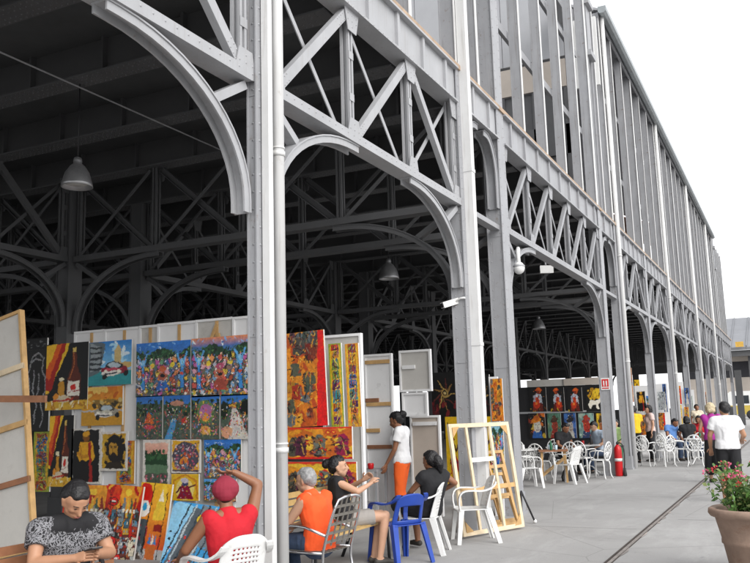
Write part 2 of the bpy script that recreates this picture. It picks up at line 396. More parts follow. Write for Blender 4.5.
# upper storey: posts, rails, roof -------------------------------------------------
def post_mb(h, d=.34):
    b = MB(); b.box((-d, -.03, 0), (-.014, .03, h)); b.box((-.014, -.042, 0), (0, .042, h), 1); b.box((-d-.014, -.042, 0), (-d, .042, h)); return b  # front flange takes a paler material: street-side light put into its colour
mull = post_mb(ZR-ZL-.05, .2).build('mullion', [STEEL, PIPE], hall); first = True
mullL = post_mb(ZR-ZL-.05, .24).build('mullion', [STEEL, PIPE], hall); firstL = True
for i in range(1, len(CY)-1):
    y0, y1 = CY[i], CY[i+1]; n = 3 if y1-y0 < 6 else 5
    if y1-y0 < 3: n = 2
    for k in range(n):
        if k == 0 and i == 4: continue
        if k == 0:
            o = mullL if firstL else mullL.copy()
            if not firstL: COL.objects.link(o); o.parent = hall
            firstL = False
            o.scale = (1, 2.1, 1)
        else:
            o = mull if first else mull.copy()
            if not first: COL.objects.link(o); o.parent = hall
            first = False
        o.location = (-.02, y0+k*(y1-y0)/n, ZL+.05)
for z in (8.9, 11.05):
    for a, c in ((-6, 11.3), (13.7, 21.7), (24.2, 61.6), (64, 72)):
        b = MB(); b.box((-.36, a, z), (-.28, c, z+.09)); b.box((-.30, a, z-.03), (-.27, c, z+.14)); b.build('rail', STEEL, hall)
# latticed uprights beside the pavilion
for y in (22.25, 63.4):
    b = MB(); 
    for yy in (y-.2, y+.2): b.box((-.2, yy-.03, ZL+.05), (-.02, yy+.03, 11.3))
    z = ZL+.2; s = 1
    while z < 11.0:
        b.bar((-.1, y-.17*s, z), (-.1, y+.17*s, z+.3), .02, .035, (1,0,0)); z += .3; s = -s
    b.box((-.24, y-.23, 11.3), (0, y+.23, ZR+.3)); b.box((-.3, y-.3, 11.15), (.08, y+.3, 11.3)); b.box((-.3, y-.3, ZR-.6), (.1, y+.3, ZR-.45))
    b.build('lattice_post', STEEL, hall)
# roofs: wings with a gutter, pavilions set back
for a, c in ((-8, 11.6), (23.9, 61.9)):
    b = MB(); b.add([(.12, a, ZR),(.12, c, ZR),(-8, c, ZR+3.2),(-8, a, ZR+3.2),(.12, a, ZR+.08),(.12, c, ZR+.08),(-8, c, ZR+3.28),(-8, a, ZR+3.28)],
        [(0,1,2,3),(7,6,5,4),(0,4,5,1),(1,5,6,2),(2,6,7,3),(3,7,4,0)]); b.build('roof', STEEL, hall)
    b = MB(); b.box((-.36, a, ZR-.28), (-.30, c, ZR-.002)); b.box((-.05, a, ZR-.16), (.0, c, ZR-.004)); b.build('eaves_beam', STEEL, hall)
    b = MB(); pr = [(.25*1, .10), (.02, .10), (.02, -.06), (.07, -.11), (.18, -.11), (.25, -.05)]
    b.sweep([(0, a-.12, ZR), (0, c+.12, ZR)], [(x, z) for x, z in pr], (1,0,0)); b.build('gutter', ZINC, hall)
for a, c in ((11.7, 23.8), (62.0, 74)):
    b = MB(); b.add([(-.7, a, ZR+.2),(-.7, c, ZR+.2),(-8, c, ZR+3.0),(-8, a, ZR+3.0),(-.7, a, ZR+.3),(-.7, c, ZR+.3),(-8, c, ZR+3.1),(-8, a, ZR+3.1)],
        [(0,1,2,3),(7,6,5,4),(0,4,5,1),(1,5,6,2),(2,6,7,3),(3,7,4,0)]); b.build('roof', RUSTTILE, hall) if a > 30 else None
    b = MB(); b.box((-1.0, a, ZR-.4), (-.7, c, ZR+.19)); b.build('eaves_beam', STEEL, hall)
# sheet-clad end walls of the wings that face the pavilion's open upper floor
for y in (23.6,):
    b = MB(); b.box((-.95, y, 10.9), (-.04, y+.1, 13.0)); b.build('cladding', WHITEP, hall)
    b = MB()
    for q in range(9): b.box((-1-q*.95, y, 12.0), (-1.93-q*.95, y+.05, 16.2))
    b.build('cladding', WALLP, hall)
    b = MB(); b.box((-9.6, y-.02, 11.05), (-1, y+.06, 11.9)); b.build('cladding', BEIGE, hall)
    b = MB()
    for q in range(10): b.box((-1-q*.95, y, 7), (-1.1-q*.95, y+.06, 11.04))
    b.box((-9.6, y, 9.0), (-1, y+.05, 9.9)); b.box((-9.6, y+.08, 7), (-.9, y+.12, 11.04)); b.build('cladding', STEEL_SHADE, hall)
b = MB(); b.box((-9.8, -8, ZL), (-9.6, 74, ZR+3.3)); b.build('upper_wall', WALLP, hall)
b = MB(); b.box((-1.5, 61.95, ZR-.9), (-.06, 62.05, ZR-.02)); b.build('cladding', WHITEP, hall)
b = MB(); b.box((-.9, 62.1, ZR+.05), (.05, 62.3, ZR+.3)); b.build('roof_cap', RUSTTILE, hall)
b = MB(); b.box((-.75, 64, ZL+.05), (-.7, 72, ZR)); b.build('upper_wall', STEEL_SHADE, hall)
# ---------------------------------------------------------------- materials of the smaller things
PLASTW = mat('white_plastic', (.70,.70,.69), .4, var=.05, scale=6, dirt=((.34,.31,.27), 14, .60, .45), streak=((.45,.43,.40), .4))
PLASTB = mat('blue_plastic', (.02,.06,.33), .35, var=.1, scale=6)
IRONW = mat('white_cast_iron', (.70,.70,.69), .45, var=.06, scale=9)
WOOD = mat('stretcher_pine', (.50,.31,.13), .6, var=.2, scale=7)
WOODP = mat('pale_pine', (.66,.54,.37), .6, var=.18, scale=6)
WOODR = mat('red_brown_wood', (.27,.12,.06), .6, var=.25, scale=6)
WOODY = mat('varnished_slat', (.45,.30,.12), .45, var=.25, scale=8)
CANVAS = mat('canvas_back', (.50,.485,.455), .9, var=.07, scale=3, bump=.15, bscale=200, dirt=((.36,.34,.31), 3, .55, .5))
CANVB = mat('beige_canvas_back', (.46,.40,.345), .9, var=.06, scale=3, bump=.15, bscale=200)
BOARD = mat('white_board', (.74,.74,.74), .7, var=.05, scale=2, dirt=((.42,.42,.41), 6, .6, .5))
CHROME = mat('chrome_tube', (.62,.62,.63), .22, 1.0, var=.05)
STRAP = mat('grey_strap', (.13,.12,.105), .6, var=.15)
BLACK = mat('black_metal', (.02,.02,.022), .5)
LAMPM = mat('lamp_aluminium', (.42,.42,.43), .35, .7, var=.15, scale=8)
GLASSY = mat('lamp_glass', (.6,.6,.58), .15)
TERRA = mat('terracotta', (.30,.21,.16), .85, var=.2, scale=5, bump=.3, bscale=40, dirt=((.20,.10,.06), 4, .55, .6))
SOIL = mat('soil', (.09,.06,.04), .95, var=.4, scale=20)
REDP = mat('red_enamel', (.50,.012,.015), .3, var=.1)
GREENP = mat('green_plastic', (.02,.13,.06), .4)
RUBBER = mat('dark_rubber', (.03,.03,.03), .7)
WATER = mat('bottle_plastic', (.45,.58,.68), .15, var=.1)

def tbar(b, p, q, w0, h0, w1, h1, side=(1,0,0), m=0):
    p = Vector(p); q = Vector(q); d = (q-p).normalized(); sd = Vector(side); sd = (sd-d*sd.dot(d)).normalized(); n = d.cross(sd)
    vs = [e+sd*(a*w/2)+n*(c*h/2) for e, w, h in ((p, w0, h0), (q, w1, h1)) for a, c in ((-1,-1),(1,-1),(1,1),(-1,1))]
    return b.add(vs, [(3,2,1,0),(4,5,6,7),(0,1,5,4),(1,2,6,5),(2,3,7,6),(3,0,4,7)], m)
def grid_plate(fn, nu, nv, th, hole=None, mats=None, name='plate', parent=None):   # fn(u,v)->point, solid plate with thickness and cut-outs
    P = [[Vector(fn(i/nu, j/nv)) for j in range(nv+1)] for i in range(nu+1)]
    N = [[None]*(nv+1) for _ in range(nu+1)]
    for i in range(nu+1):
        for j in range(nv+1):
            a = P[min(i+1, nu)][j]-P[max(i-1, 0)][j]; c = P[i][min(j+1, nv)]-P[i][max(j-1, 0)]; N[i][j] = a.cross(c).normalized()
    vs = [P[i][j] for i in range(nu+1) for j in range(nv+1)]+[P[i][j]-N[i][j]*th for i in range(nu+1) for j in range(nv+1)]
    off = (nu+1)*(nv+1); ix = lambda i, j: i*(nv+1)+j; fs = []; solid = {(i, j) for i in range(nu) for j in range(nv) if not (hole and hole((i+.5)/nu, (j+.5)/nv, i, j))}
    for i, j in solid:
        q = [ix(i,j), ix(i+1,j), ix(i+1,j+1), ix(i,j+1)]; fs += [tuple(q), tuple(x+off for x in reversed(q))]
        for (di, dj), (a, c) in (((0,-1),(0,1)),((1,0),(1,2)),((0,1),(2,3)),((-1,0),(3,0))):
            if (i+di, j+dj) not in solid: fs.append((q[c], q[a], q[a]+off, q[c]+off))
    return MB().add(vs, fs, 0, True).build(name, mats, parent)
def bez(a, b, c, d, n=8):
    a, b, c, d = map(Vector, (a, b, c, d)); return [a*(1-t)**3+b*3*t*(1-t)**2+c*3*t*t*(1-t)+d*t**3 for t in (k/n for k in range(n+1))]
def monobloc(label, loc, yaw, mt, group, low=False):
    t = thing('plastic_armchair', label, 'chair', loc, yaw, group)
    grid_plate(lambda u, v: ((u-.5)*(.46-.06*(1-v)), -.21+.44*v, .425-.02*math.sin(math.pi*u)*math.sin(math.pi*v)+.012*(v > .9)*-1), 12, 12, .012, mats=mt, name='seat', parent=t)
    H = .34 if low else .40
    def back(u, v):
        w = .42-.05*v; x = (u-.5)*w; top = H*(v)*(1-.16*(abs(u-.5)*2)**3*v)
        return (x, -.20-.11*v+.05*(abs(u-.5)*2)**2, .425+top)
    if low: hole = lambda u, v, i, j: .15 < u < .85 and .12 < v < .62
    else: hole = lambda u, v, i, j: .18 < u < .82 and .2 < v < .8 and i % 2 == 1 and j % 2 == 1
    grid_plate(back, 23, 23, .014, hole, mt, 'backrest', t)
    for s in (-1, 1):
        b = MB(); tbar(b, (s*.215,.20,.43), (s*.25,.25,0), .075,.03, .045,.025, (1,0,0)); tbar(b, (s*.235,.185,.43), (s*.262,.235,0), .028,.07, .022,.045, (1,0,0)); b.build('leg', mt, t)
        b = MB(); tbar(b, (s*.19,-.19,.43), (s*.235,-.31,0), .07,.03, .045,.025, (1,0,0)); tbar(b, (s*.21,-.17,.43), (s*.25,-.29,0), .028,.07, .022,.045, (1,0,0)); b.build('leg', mt, t)
        b = MB(); pts = bez((s*.235,.20,.41), (s*.27,.27,.72), (s*.27,.10,.66), (s*.255,-.08,.655), 9)+bez((s*.255,-.08,.655), (s*.245,-.18,.66), (s*.21,-.27,.70), (s*.185,-.285,.76), 6)[1:]
        b.sweep(pts, [(-.028,-.009),(.028,-.009),(.028,.009),(-.028,.009)], (1,0,0), smooth=False); b.build('armrest', mt, t)
    return t
def garden_chair(label, loc, yaw, group):
    t = thing('garden_chair', label, 'chair', loc, yaw, group)
    b = MB(); b.lathe([(.19,.425),(.21,.43),(.21,.45),(.19,.455)], n=18); b.build('seat', IRONW, t)
    b = MB(); pts = [(.20*math.sin(a)*1.02, -.19-.07*(1-math.cos(a))/2, .64-.22*math.cos(a)) for a in (2*math.pi*k/20 for k in range(20))]
    b.tube(pts, .016, 6, closed=True)
    ip = [(.12*math.sin(a), -.19-.07*(1-math.cos(a))/2, .64-.13*math.cos(a)) for a in (2*math.pi*k/14 for k in range(14))]; b.tube(ip, .011, 5, closed=True)
    for k in range(10):
        a = 2*math.pi*k/10; b.tube([(.02*math.sin(a), -.225, .64-.02*math.cos(a)), (.2*math.sin(a), -.19-.07*(1-math.cos(a))/2, .64-.22*math.cos(a))], .010, 5)
    b.build('backrest', IRONW, t)
    for sx in (-1, 1):
        for sy in (-1, 1):
            b = MB(); b.tube(bez((sx*.15, sy*.15,.43), (sx*.24, sy*.22,.32), (sx*.13, sy*.14,.16), (sx*.22, sy*.22,0), 7), [.020,.019,.018,.016,.015,.014,.016,.02], 6); b.build('leg', IRONW, t)
        b = MB(); b.tube(bez((sx*.19,-.22,.64), (sx*.30,-.1,.68), (sx*.31,.12,.68), (sx*.25,.13,.60), 7)+[(sx*.19,.12,.45)], .014, 6); b.build('armrest', IRONW, t)
    return t
def first_copy(fn, reg, key, label, loc, yaw, group):       # a copy of an already built thing, with its parts
    if key not in reg: reg[key] = fn(label, (0,0,0), 0, group); o = reg[key]
    else: o = copy_tree(reg[key])
    o['label'] = label; o.location = loc; o.rotation_euler = (0, 0, yaw); return o
REG = {}
def yaw_of(x, y): return math.atan2(-x, y)                  # turn local +y to that direction

# -- white and blue plastic armchairs in the foreground
monobloc('white plastic armchair under the man in the red vest', (.22,5.30,0), yaw_of(-.92,.40), PLASTW, 'white plastic armchairs')
monobloc('blue plastic armchair with cut-out back, the only blue chair', (-.08,8.98,0), yaw_of(-.86,.5), PLASTB, None, low=True)
def mono_w(label, loc, yaw, group): return monobloc(label, loc, yaw, PLASTW, group)
for lb, lo, d in (('white plastic armchair holding the woman in the black dress', (-.08,9.62,0), (-.93,-.22)),
                  ('empty white plastic armchair in front of the large bare stretcher', (.22,10.62,0), (-.85,-.5)),
                  ('white plastic armchair beside the riveted column, back to the stretcher', (-1.22,18.2,0), (.8,.55)),
                  ('white plastic armchair at the wooden café table, nearest the extinguisher', (-.62,19.35,0), (-.93,.3))):
    first_copy(mono_w, REG, 'mono', lb, lo, yaw_of(*d), 'white plastic armchairs')
# -- white cast-iron garden chairs and tables of the café
GC = [((-1.5,20.2),(.2,1),'white garden chair left of the wooden café table'), ((-1.0,20.6),(-.3,-1),'white garden chair behind the wooden café table'),
      ((-2.1,20.9),(1,.2),'white garden chair furthest left by the musician paintings'), ((-.75,21.6),(.4,1),'white garden chair drawn up to the table of the reading pair'),
      ((-1.7,22.6),(.5,-1),'white garden chair behind the reading pair'),
      ((.18,25.1),(.2,.95),'white garden chair with its back to the slim columns, left of the tilted one'), ((.72,24.9),(-.75,.5),'white garden chair tilted beside the column with the pipe'),
      ((1.05,25.9),(1,.15),'white garden chair left of the round white table'), ((1.55,25.0),(.05,1),'white garden chair in front of the round white table'),
      ((2.0,25.7),(-1,.15),'white garden chair right of the round white table, near the purple vest'), ((1.5,26.9),(0,-1),'white garden chair beyond the round white table'),
      ((.55,27.0),(.7,.7),'white garden chair behind the tilted one'), ((1.9,27.6),(-.6,-.7),'white garden chair furthest along the quay'),
      ((.9,28.4),(.2,-1),'white garden chair under the dark-haired café guests'),
      ((2.1,29.2),(-.8,.5),'white garden chair behind the purple vest, near the quay edge'), ((1.4,30.2),(.3,-1),'white garden chair beyond the guest in red'), ((.7,31.0),(1,.1),'white garden chair two bays beyond the tilted one'), ((1.9,31.6),(-.9,-.3),'white garden chair furthest right of the far cluster'), ((1.2,32.8),(0,-1),'last white garden chair of the far cluster'), ((-2.6,19.3),(.9,.5),'white garden chair half hidden by the riveted column'), ((-2.4,22.2),(.6,.8),'white garden chair before the grinning face picture'), ((-.2,20.7),(-1,.2),'white garden chair right of the wooden café table'), ((-3.0,21.6),(1,0),'white garden chair at the far left end of the picture stand')]
for (x, y), d, lb in GC: first_copy(garden_chair, REG, 'garden', lb, (x, y, 0), yaw_of(*d), 'white cast-iron garden chairs')
def round_table(label, loc, yaw, group, r=.36):
    t = thing('garden_table', label, 'table', loc, yaw, group)
    b = MB(); b.lathe([(r-.03,.70),(r,.705),(r,.725),(r-.01,.73)], n=24); b.build('tabletop', IRONW, t)
    b = MB(); b.lathe([(.05,.12),(.035,.2),(.03,.4),(.045,.55),(.03,.62),(.12,.70)], n=12); b.build('pedestal', IRONW, t)
    for k in range(3):
        a = 2*math.pi*k/3; b = MB(); c, s = math.cos(a), math.sin(a)
        b.tube(bez((.03*c,.03*s,.2), (.15*c,.15*s,.24), (.2*c,.2*s,.05), (.32*c,.32*s,.02), 6), .018, 6); b.build('leg', IRONW, t)
    return t
for lb, lo in (('round white iron table among the garden chairs outside the columns', (1.52,25.85,0)), ('white iron table of the reading pair beside the extinguisher', (-.85,22.3,0)), ('white iron table behind the white chairs by the riveted column', (-1.9,20.1,0)), ('white iron table of the far chair cluster', (1.35,31.4,0))):
    first_copy(round_table, REG, 'table', lb, lo, 0, 'white iron café tables')
t = thing('wooden_table', 'small brown wooden café table with crossed legs among white chairs', 'table', (-1.05,19.7,0), .3)
b = MB(); b.box((-.33,-.3,.70), (.33,.3,.73)); b.build('tabletop', WOODR, t)
for sx in (-1,1):
    for sy in (-1,1): MB().bar((sx*.28, sy*.25, 0), (sx*.26, sy*.22, .70), .045, .045).build('leg', WOOD, t)
for sy in (-1,1): MB().bar((-.27, sy*.24, .15), (.27, sy*.22, .55), .03, .03).build('stretcher', WOOD, t)
# things standing on the café tables
for x, y, z, c, lb in ((-.95,19.62,.731,WATER,'clear glass on the brown wooden table, nearer the edge'), (-1.15,19.8,.731,WATER,'clear glass on the brown wooden table, further back'), (1.45,25.8,.731,WATER,'clear glass on the round white table outside the columns'), (-.9,22.2,.731,REDP,'small red cup on the table of the reading pair'), (-1.85,20.0,.731,PLASTW,'white cup on the table by the riveted column')):
    t = thing('drinking_cup', lb, 'cup', (x,y,z)); MB().lathe([(.028,0),(.03,.005),(.036,.11),(.033,.11),(.027,.01)], n=12).build('body', c, t)
for x, y, c, lb in ((-1.05,19.55,GREENP,'green bottle on the brown wooden table'), (1.6,25.95,GREENP,'green bottle on the round white table outside the columns'), (-.75,22.45,BLACK,'dark bottle on the table of the reading pair')):
    t = thing('drink_bottle', lb, 'bottle', (x,y,.731)); MB().lathe([(.03,0),(.033,.01),(.033,.14),(.014,.19),(.013,.23)], n=12).build('body', c, t); MB().lathe([(.015,.23),(.015,.245)], n=8).build('cap', REDP, t)
t = thing('shoulder_bag', 'dark shoulder bag slumped under the brown wooden table', 'bag', (-.75,19.95,0), .6)
b = MB(); b.prism([(-.17,0),(.17,0),(.19,.1),(.14,.24),(-.13,.25),(-.19,.1)], -.06, .06); b.build('body', BLACK, t); MB().tube(bez((-.13,0,.24), (-.1,.02,.45), (.12,.02,.42), (.14,0,.23), 8), .01, 6).build('strap', BLACK, t)
# -- chrome chair with woven straps
t = thing('tubular_chair', 'chrome tube armchair with woven grey straps under the man in orange', 'chair', (-.10,7.22,0), yaw_of(-.93,.05))
b = MB()
for s in (-1, 1):
    b = MB(); b.tube(bez((s*.25,-.30,0), (s*.25,-.18,.2), (s*.25,-.16,.35), (s*.25,-.22,.5), 5)+bez((s*.25,-.22,.5), (s*.25,-.27,.66), (s*.25,-.32,.8), (s*.20,-.34,.88), 6)[1:]+[(s*.1,-.345,.90),(0,-.345,.905)], .014, 8); b.build('frame', CHROME, t)
    b = MB(); b.tube([(s*.25,.26,0),(s*.25,.25,.42)]+bez((s*.25,.25,.42), (s*.26,.26,.66), (s*.27,.2,.66), (s*.27,-.02,.63), 6)[1:]+[(s*.26,-.23,.56)], .014, 8); b.build('armrest', CHROME, t)
    MB().tube([(s*.25,.25,.40),(s*.25,-.2,.40)], .012, 8).build('seat_rail', CHROME, t)
b = MB()
for k in range(7): b.box((-.25,-.19+k*.066,.395), (.25,-.15+k*.066,.402))
for k in range(6): b.box((-.2+k*.07,-.2,.404), (-.165+k*.07,.25,.409))
b.build('seat', STRAP, t)
b = MB()
for k in range(5): b.bar((-.25,-.225-.025*k,.50+k*.08), (.25,-.225-.025*k,.50+k*.08), .006, .026, (0,1,0))
for k in range(4): b.bar((-.15+k*.1,-.215,.46), (-.13+k*.087,-.345,.89), .024, .006, (1,0,0))
b.build('backrest', STRAP, t)
# -- slatted benches facing the street
def bench(label, x, y0, y1, mt):
    t = thing('slatted_bench', label, 'bench', (x, y0, 0)); L = y1-y0
    b = MB()
    for k in range(6): b.box((.06+k*.075, 0, .42), (.12+k*.075, L, .445))
    b.build('seat', mt, t); b = MB()
    for k in range(5): b.bar((-.02-k*.022, 0, .52+k*.075), (-.02-k*.022, L, .52+k*.075), .022, .058, (1,0,0))
    b.build('backrest', mt, t)
    for y in (.12, L-.12):
        b = MB(); b.tube([(.50,y,0),(.48,y,.40),(.05,y,.40),(-.13,y,.86)], .02, 6); b.tube([(.05,y,.40),(-.12,y,0)], .02, 6); b.build('leg', BLACK, t)
    return t
bench('yellow varnished slatted bench with the woman in black sitting on it', -.76, 7.3, 9.2, WOODY)
bench('reddish slatted bench at the left edge under the man with the phone', -.62, 2.9, 5.05, WOODR)
# -- low side table, water bottle, wheel scraps by the white boards
t = thing('work_shelf', 'grey work shelf with bottle standing against the white boards', 'shelf', (-2.62,11.85,0))
MB().box((0,-.2,.80), (.95,.2,.83)).build('shelf_board', STEEL, t); MB().box((0,-.18,.3), (.95,.18,.325)).build('shelf_board', STEEL, t)
for x in (.02,.93):
    for y in (-.17,.17): MB().box((x-.02,y-.02,0), (x+.02,y+.02,.80)).build('leg', STEEL, t)
t = thing('water_bottle', 'clear blue water bottle standing on the grey work shelf', 'bottle', (-2.05,11.78,.83))
MB().lathe([(.035,0),(.04,.01),(.04,.17),(.036,.19),(.04,.2),(.04,.24),(.014,.29),(.014,.305)], n=12).build('body', WATER, t); MB().lathe([(.017,.305),(.017,.33)], n=10).build('cap', PLASTB, t)
for x, c, lb in ((-1.83, REDP, 'small red pot on the grey work shelf'), (-2.3, PLASTW, 'small white pot on the grey work shelf')):
    tag(MB().lathe([(.03,0),(.045,.01),(.05,.07),(.045,.09)], (x,11.78,.831), 12).build('paint_pot', c), lb, 'pot')
# -- hanging lamps and their cables
def lamp(label, loc, L, group, s=1.0):
    t = thing('pendant_lamp', label, 'lamp', loc, 0, group)
    MB().tube([(0,0,.36*s),(0,0,L)], .008, 6).build('cord', BLACK, t)
    MB().lathe([(.03*s,.42*s),(.05*s,.41*s),(.06*s,.36*s),(.055*s,.33*s),(.10*s,.29*s),(.16*s,.2*s),(.19*s,.10*s),(.205*s,.04*s),(.21*s,.0),(.20*s,.0),(.185*s,.09*s),(.15*s,.19*s),(.09*s,.27*s)], n=22).build('lamp_shade', LAMPM, t)
    MB().lathe([(.0,.03*s),(.12*s,.035*s),(.19*s,.06*s),(.18*s,.07*s)], n=18).build('lens', GLASSY, t)
    return t
for px, py, X, lb in ((77,187,-4.2,'large bell-shaped pendant lamp nearest the camera, upper left'), (389,279,-4.2,'bell-shaped pendant lamp seen through the second arch'), (539,329,-4.2,'bell-shaped pendant lamp seen through the wide third bay')):
    p = atX(px, py, X); lamp(lb, p, ZG-.02-p.z, 'bell-shaped pendant lamps', .98 if px < 100 else 1.15)
for px, py, X, lb in ((51,313,-16.5,'small lit-looking pendant lamp deep behind the left panels'), (424,364,-12,'small pendant lamp deep behind the second slim column')):
    p = atX(px, py, X); lamp(lb, p, ZG-.02-p.z, 'bell-shaped pendant lamps', 1)
tag(MB().tube([(-4.17,-7.9,6.17),(-4.17,11.3,6.15)], .012, 6).build('cable', STEELL), 'long thin cable strung under the ceiling past the big lamp', 'cable')
# -- lamps and camera fixed on the columns
p = atX(519, 268, .05)
t = thing('globe_lamp', 'white dome lamp on a curved arm at the riveted column', 'lamp', p)
MB().tube([(0,0,.06)]+bez((0,0,.1), (-.02,.02,.36), (-.06,.22,.45), (-.12,.45,.36), 8), .035, 10).build('arm', PIPE, t); MB().ball((0,0,0), (.10,.10,.11), 16).build('globe', PLASTW, t); MB().lathe([(.06,.085),(.105,.035),(.105,.02)], n=16).build('collar', STEELL, t)
p = atX(546, 270, -.6)
t = thing('floodlight', 'boxy white floodlight hanging under the wide truss', 'lamp', p, .5)
b = MB(); b.add([(-.15,-.08,-.08),(.15,-.08,-.08),(.12,.1,-.06),(-.12,.1,-.06),(-.15,-.08,.09),(.15,-.08,.09),(.12,.1,.07),(-.12,.1,.07)], [(3,2,1,0),(4,5,6,7),(0,1,5,4),(1,2,6,5),(2,3,7,6),(3,0,4,7)]); b.build('housing', PLASTW, t)
MB().tube([(0,.0,.1),(0,.05,max(.2,ZC-p.z))], .02, 6).build('bracket', STEEL, t)
p = atY(450, 303, 11.3)
t = thing('security_camera', 'white bullet security camera on the side of the slim second column', 'camera', p, .9)
MB().bar((-.13,0,-.04), (.14,0,.04), .085, .085).build('housing', PLASTW, t); MB().lathe([(.034,0),(.034,.01)], (-.132,0,-.04), 12, axis=(-1,0,-.3)).build('lens', BLACK, t); MB().tube([(.05,0,0),(.12,-.1,.06),(.16,-.16,.06)], .015, 6).build('bracket', PLASTW, t)
# -- fire extinguisher, sign, bin
t = thing('fire_extinguisher', 'red fire extinguisher standing at the foot of the signed column', 'extinguisher', (.10,21.50,0))
MB().lathe([(.085,0),(.095,.03),(.095,.62),(.085,.68),(.05,.74),(.03,.76)], n=16).build('cylinder', REDP, t)
MB().lathe([(.03,.76),(.035,.80),(.02,.83)], n=10).build('valve', BLACK, t); MB().bar((0,0,.83), (.12,-.05,.90), .03, .015).build('handle', BLACK, t)
MB().tube(bez((.02,0,.80), (.2,-.1,.85), (.17,-.05,.5), (.13,-.02,.16), 8), .016, 6).build('hose', RUBBER, t); MB().lathe([(.03,0),(.05,.02),(.03,.2)], (.14,-.03,0), 8).build('horn', RUBBER, t)
MB().lathe([(.0965,.36),(.0965,.43)], n=16).build('label_band', PLASTW, t)
SIGNR = mat('sign_red', (.55,.02,.02), .5)
t = thing('column_sign', 'small white sign with a red square holding white marks, on the column', 'sign', (-.12,21.665,2.26))
MB().box((-.11,-.012,-.15), (.11,0,.15)).build('plate', PLASTW, t)
b = MB(); b.box((-.085,-.016,-.07), (.085,-.0125,.12)); b.box((-.085,-.016,-.12), (.085,-.0125,-.095), 0); b.build('red_field', SIGNR, t)
b = MB(); b.box((-.05,-.019,-.03), (-.02,-.0165,.08)); b.box((.015,-.019,-.03), (.045,-.0165,.08)); b.box((-.05,-.019,-.055), (-.02,-.0165,-.04)); b.box((.015,-.019,-.055), (.045,-.0165,-.04)); b.build('symbol', PLASTW, t)
t = thing('waste_bin', 'dark green waste bin between the signed column and the next', 'bin', (-.28,23.3,0))
MB().lathe([(.14,0),(.2,.62),(.21,.64),(.19,.63),(.15,.1)], n=16).build('bucket', GREENP, t); MB().lathe([(.215,.63),(.22,.66),(.19,.67)], n=16).build('rim', RUBBER, t)
# -- big bare stretcher leaning on the columns, smaller ones behind, tripod
def stretcher(label, bl, br, lean, H, vbars, hbars, mt, w=.05, d=.03, cross=None, group='bare wooden stretchers'):
    bl = Vector(bl); br = Vector(br); u = (br-bl); L = u.length; u.normalize(); n = Vector((-u.y, u.x, 0)); up = (Vector((0,0,H))+n*lean).normalized(); Hs = math.hypot(H, lean)
    t = thing('canvas_stretcher', label, 'stretcher', bl, 0, group)
    f = lambda a, c: u*(a*L)+up*(c*Hs)+Vector((0,0,w*.5))
    for a in (0, 1): MB().bar(f(a, 0), f(a, 1), w, d, u).build('side_rail', mt, t)
    for c in (0, 1): MB().bar(f(0, c)+up*(w/2 if c == 0 else -w/2), f(1, c)+up*(w/2 if c == 0 else -w/2), w, d*.96, up).build('end_rail', mt, t)
    for a in vbars: MB().bar(f(a, .03), f(a, .97), w*.8, d*.8, u).build('bar', mt, t)
    for a0, a1, c, mm in hbars: MB().bar(f(a0, c), f(a1, c), w*1.1, d*.7, up).build('bar', mm, t)
    for a, c, e, g in (cross or []): MB().prism([(0,0),(.14,0),(0,.14)], 0, .012).build('corner_gusset', WOOD, t).matrix_local = Matrix.Translation(f(a, c)-n*.022) @ Matrix(((u.x*e, n.x, up.x*g, 0),(u.y*e, n.y, up.y*g, 0),(u.z*e, n.z, up.z*g, 0),(0,0,0,1)))
    return t
stretcher('tall bare white-edged stretcher leaning on the columns behind the empty chair', (.03,10.78,0), (.49,11.9,0), .20, 1.47, (.27,.68), ((.03,.97,.40,WOOD),(.27,.68,.66,PLASTW)), WOODP, .055, .035, ((.03,.97,1,-1),(.97,.97,-1,-1),(.03,.03,1,1),(.97,.03,-1,1)))
for k, (bl, br, H, lb) in enumerate((((.02,11.75,0),(.28,12.35,0),1.05,'narrow pine stretcher tucked behind the tall bare one, tallest of the small ones'), ((.14,11.6,0),(.36,12.15,0),.85,'low pine stretcher right behind the tall bare one'), ((-.1,12.0,0),(.2,12.6,0),.7,'short pine stretcher at the foot of the riveted column'))):
    stretcher(lb, bl, br, .26, H, (.5,), ((0,1,.5,WOOD),), WOOD, .045)
t = thing('easel_tripod', 'black folded tripod with a white foot, right of the tall stretcher', 'tripod', (.36,12.35,0))
for q in ((.14,.16),(-.10,.08),(.03,-.14)): MB().tube([(q[0],q[1],.02),(0,0,.48)], .015, 6).build('leg', BLACK, t)
MB().ball((.14,.16,.03), .03, 8).build('foot', PLASTW, t)
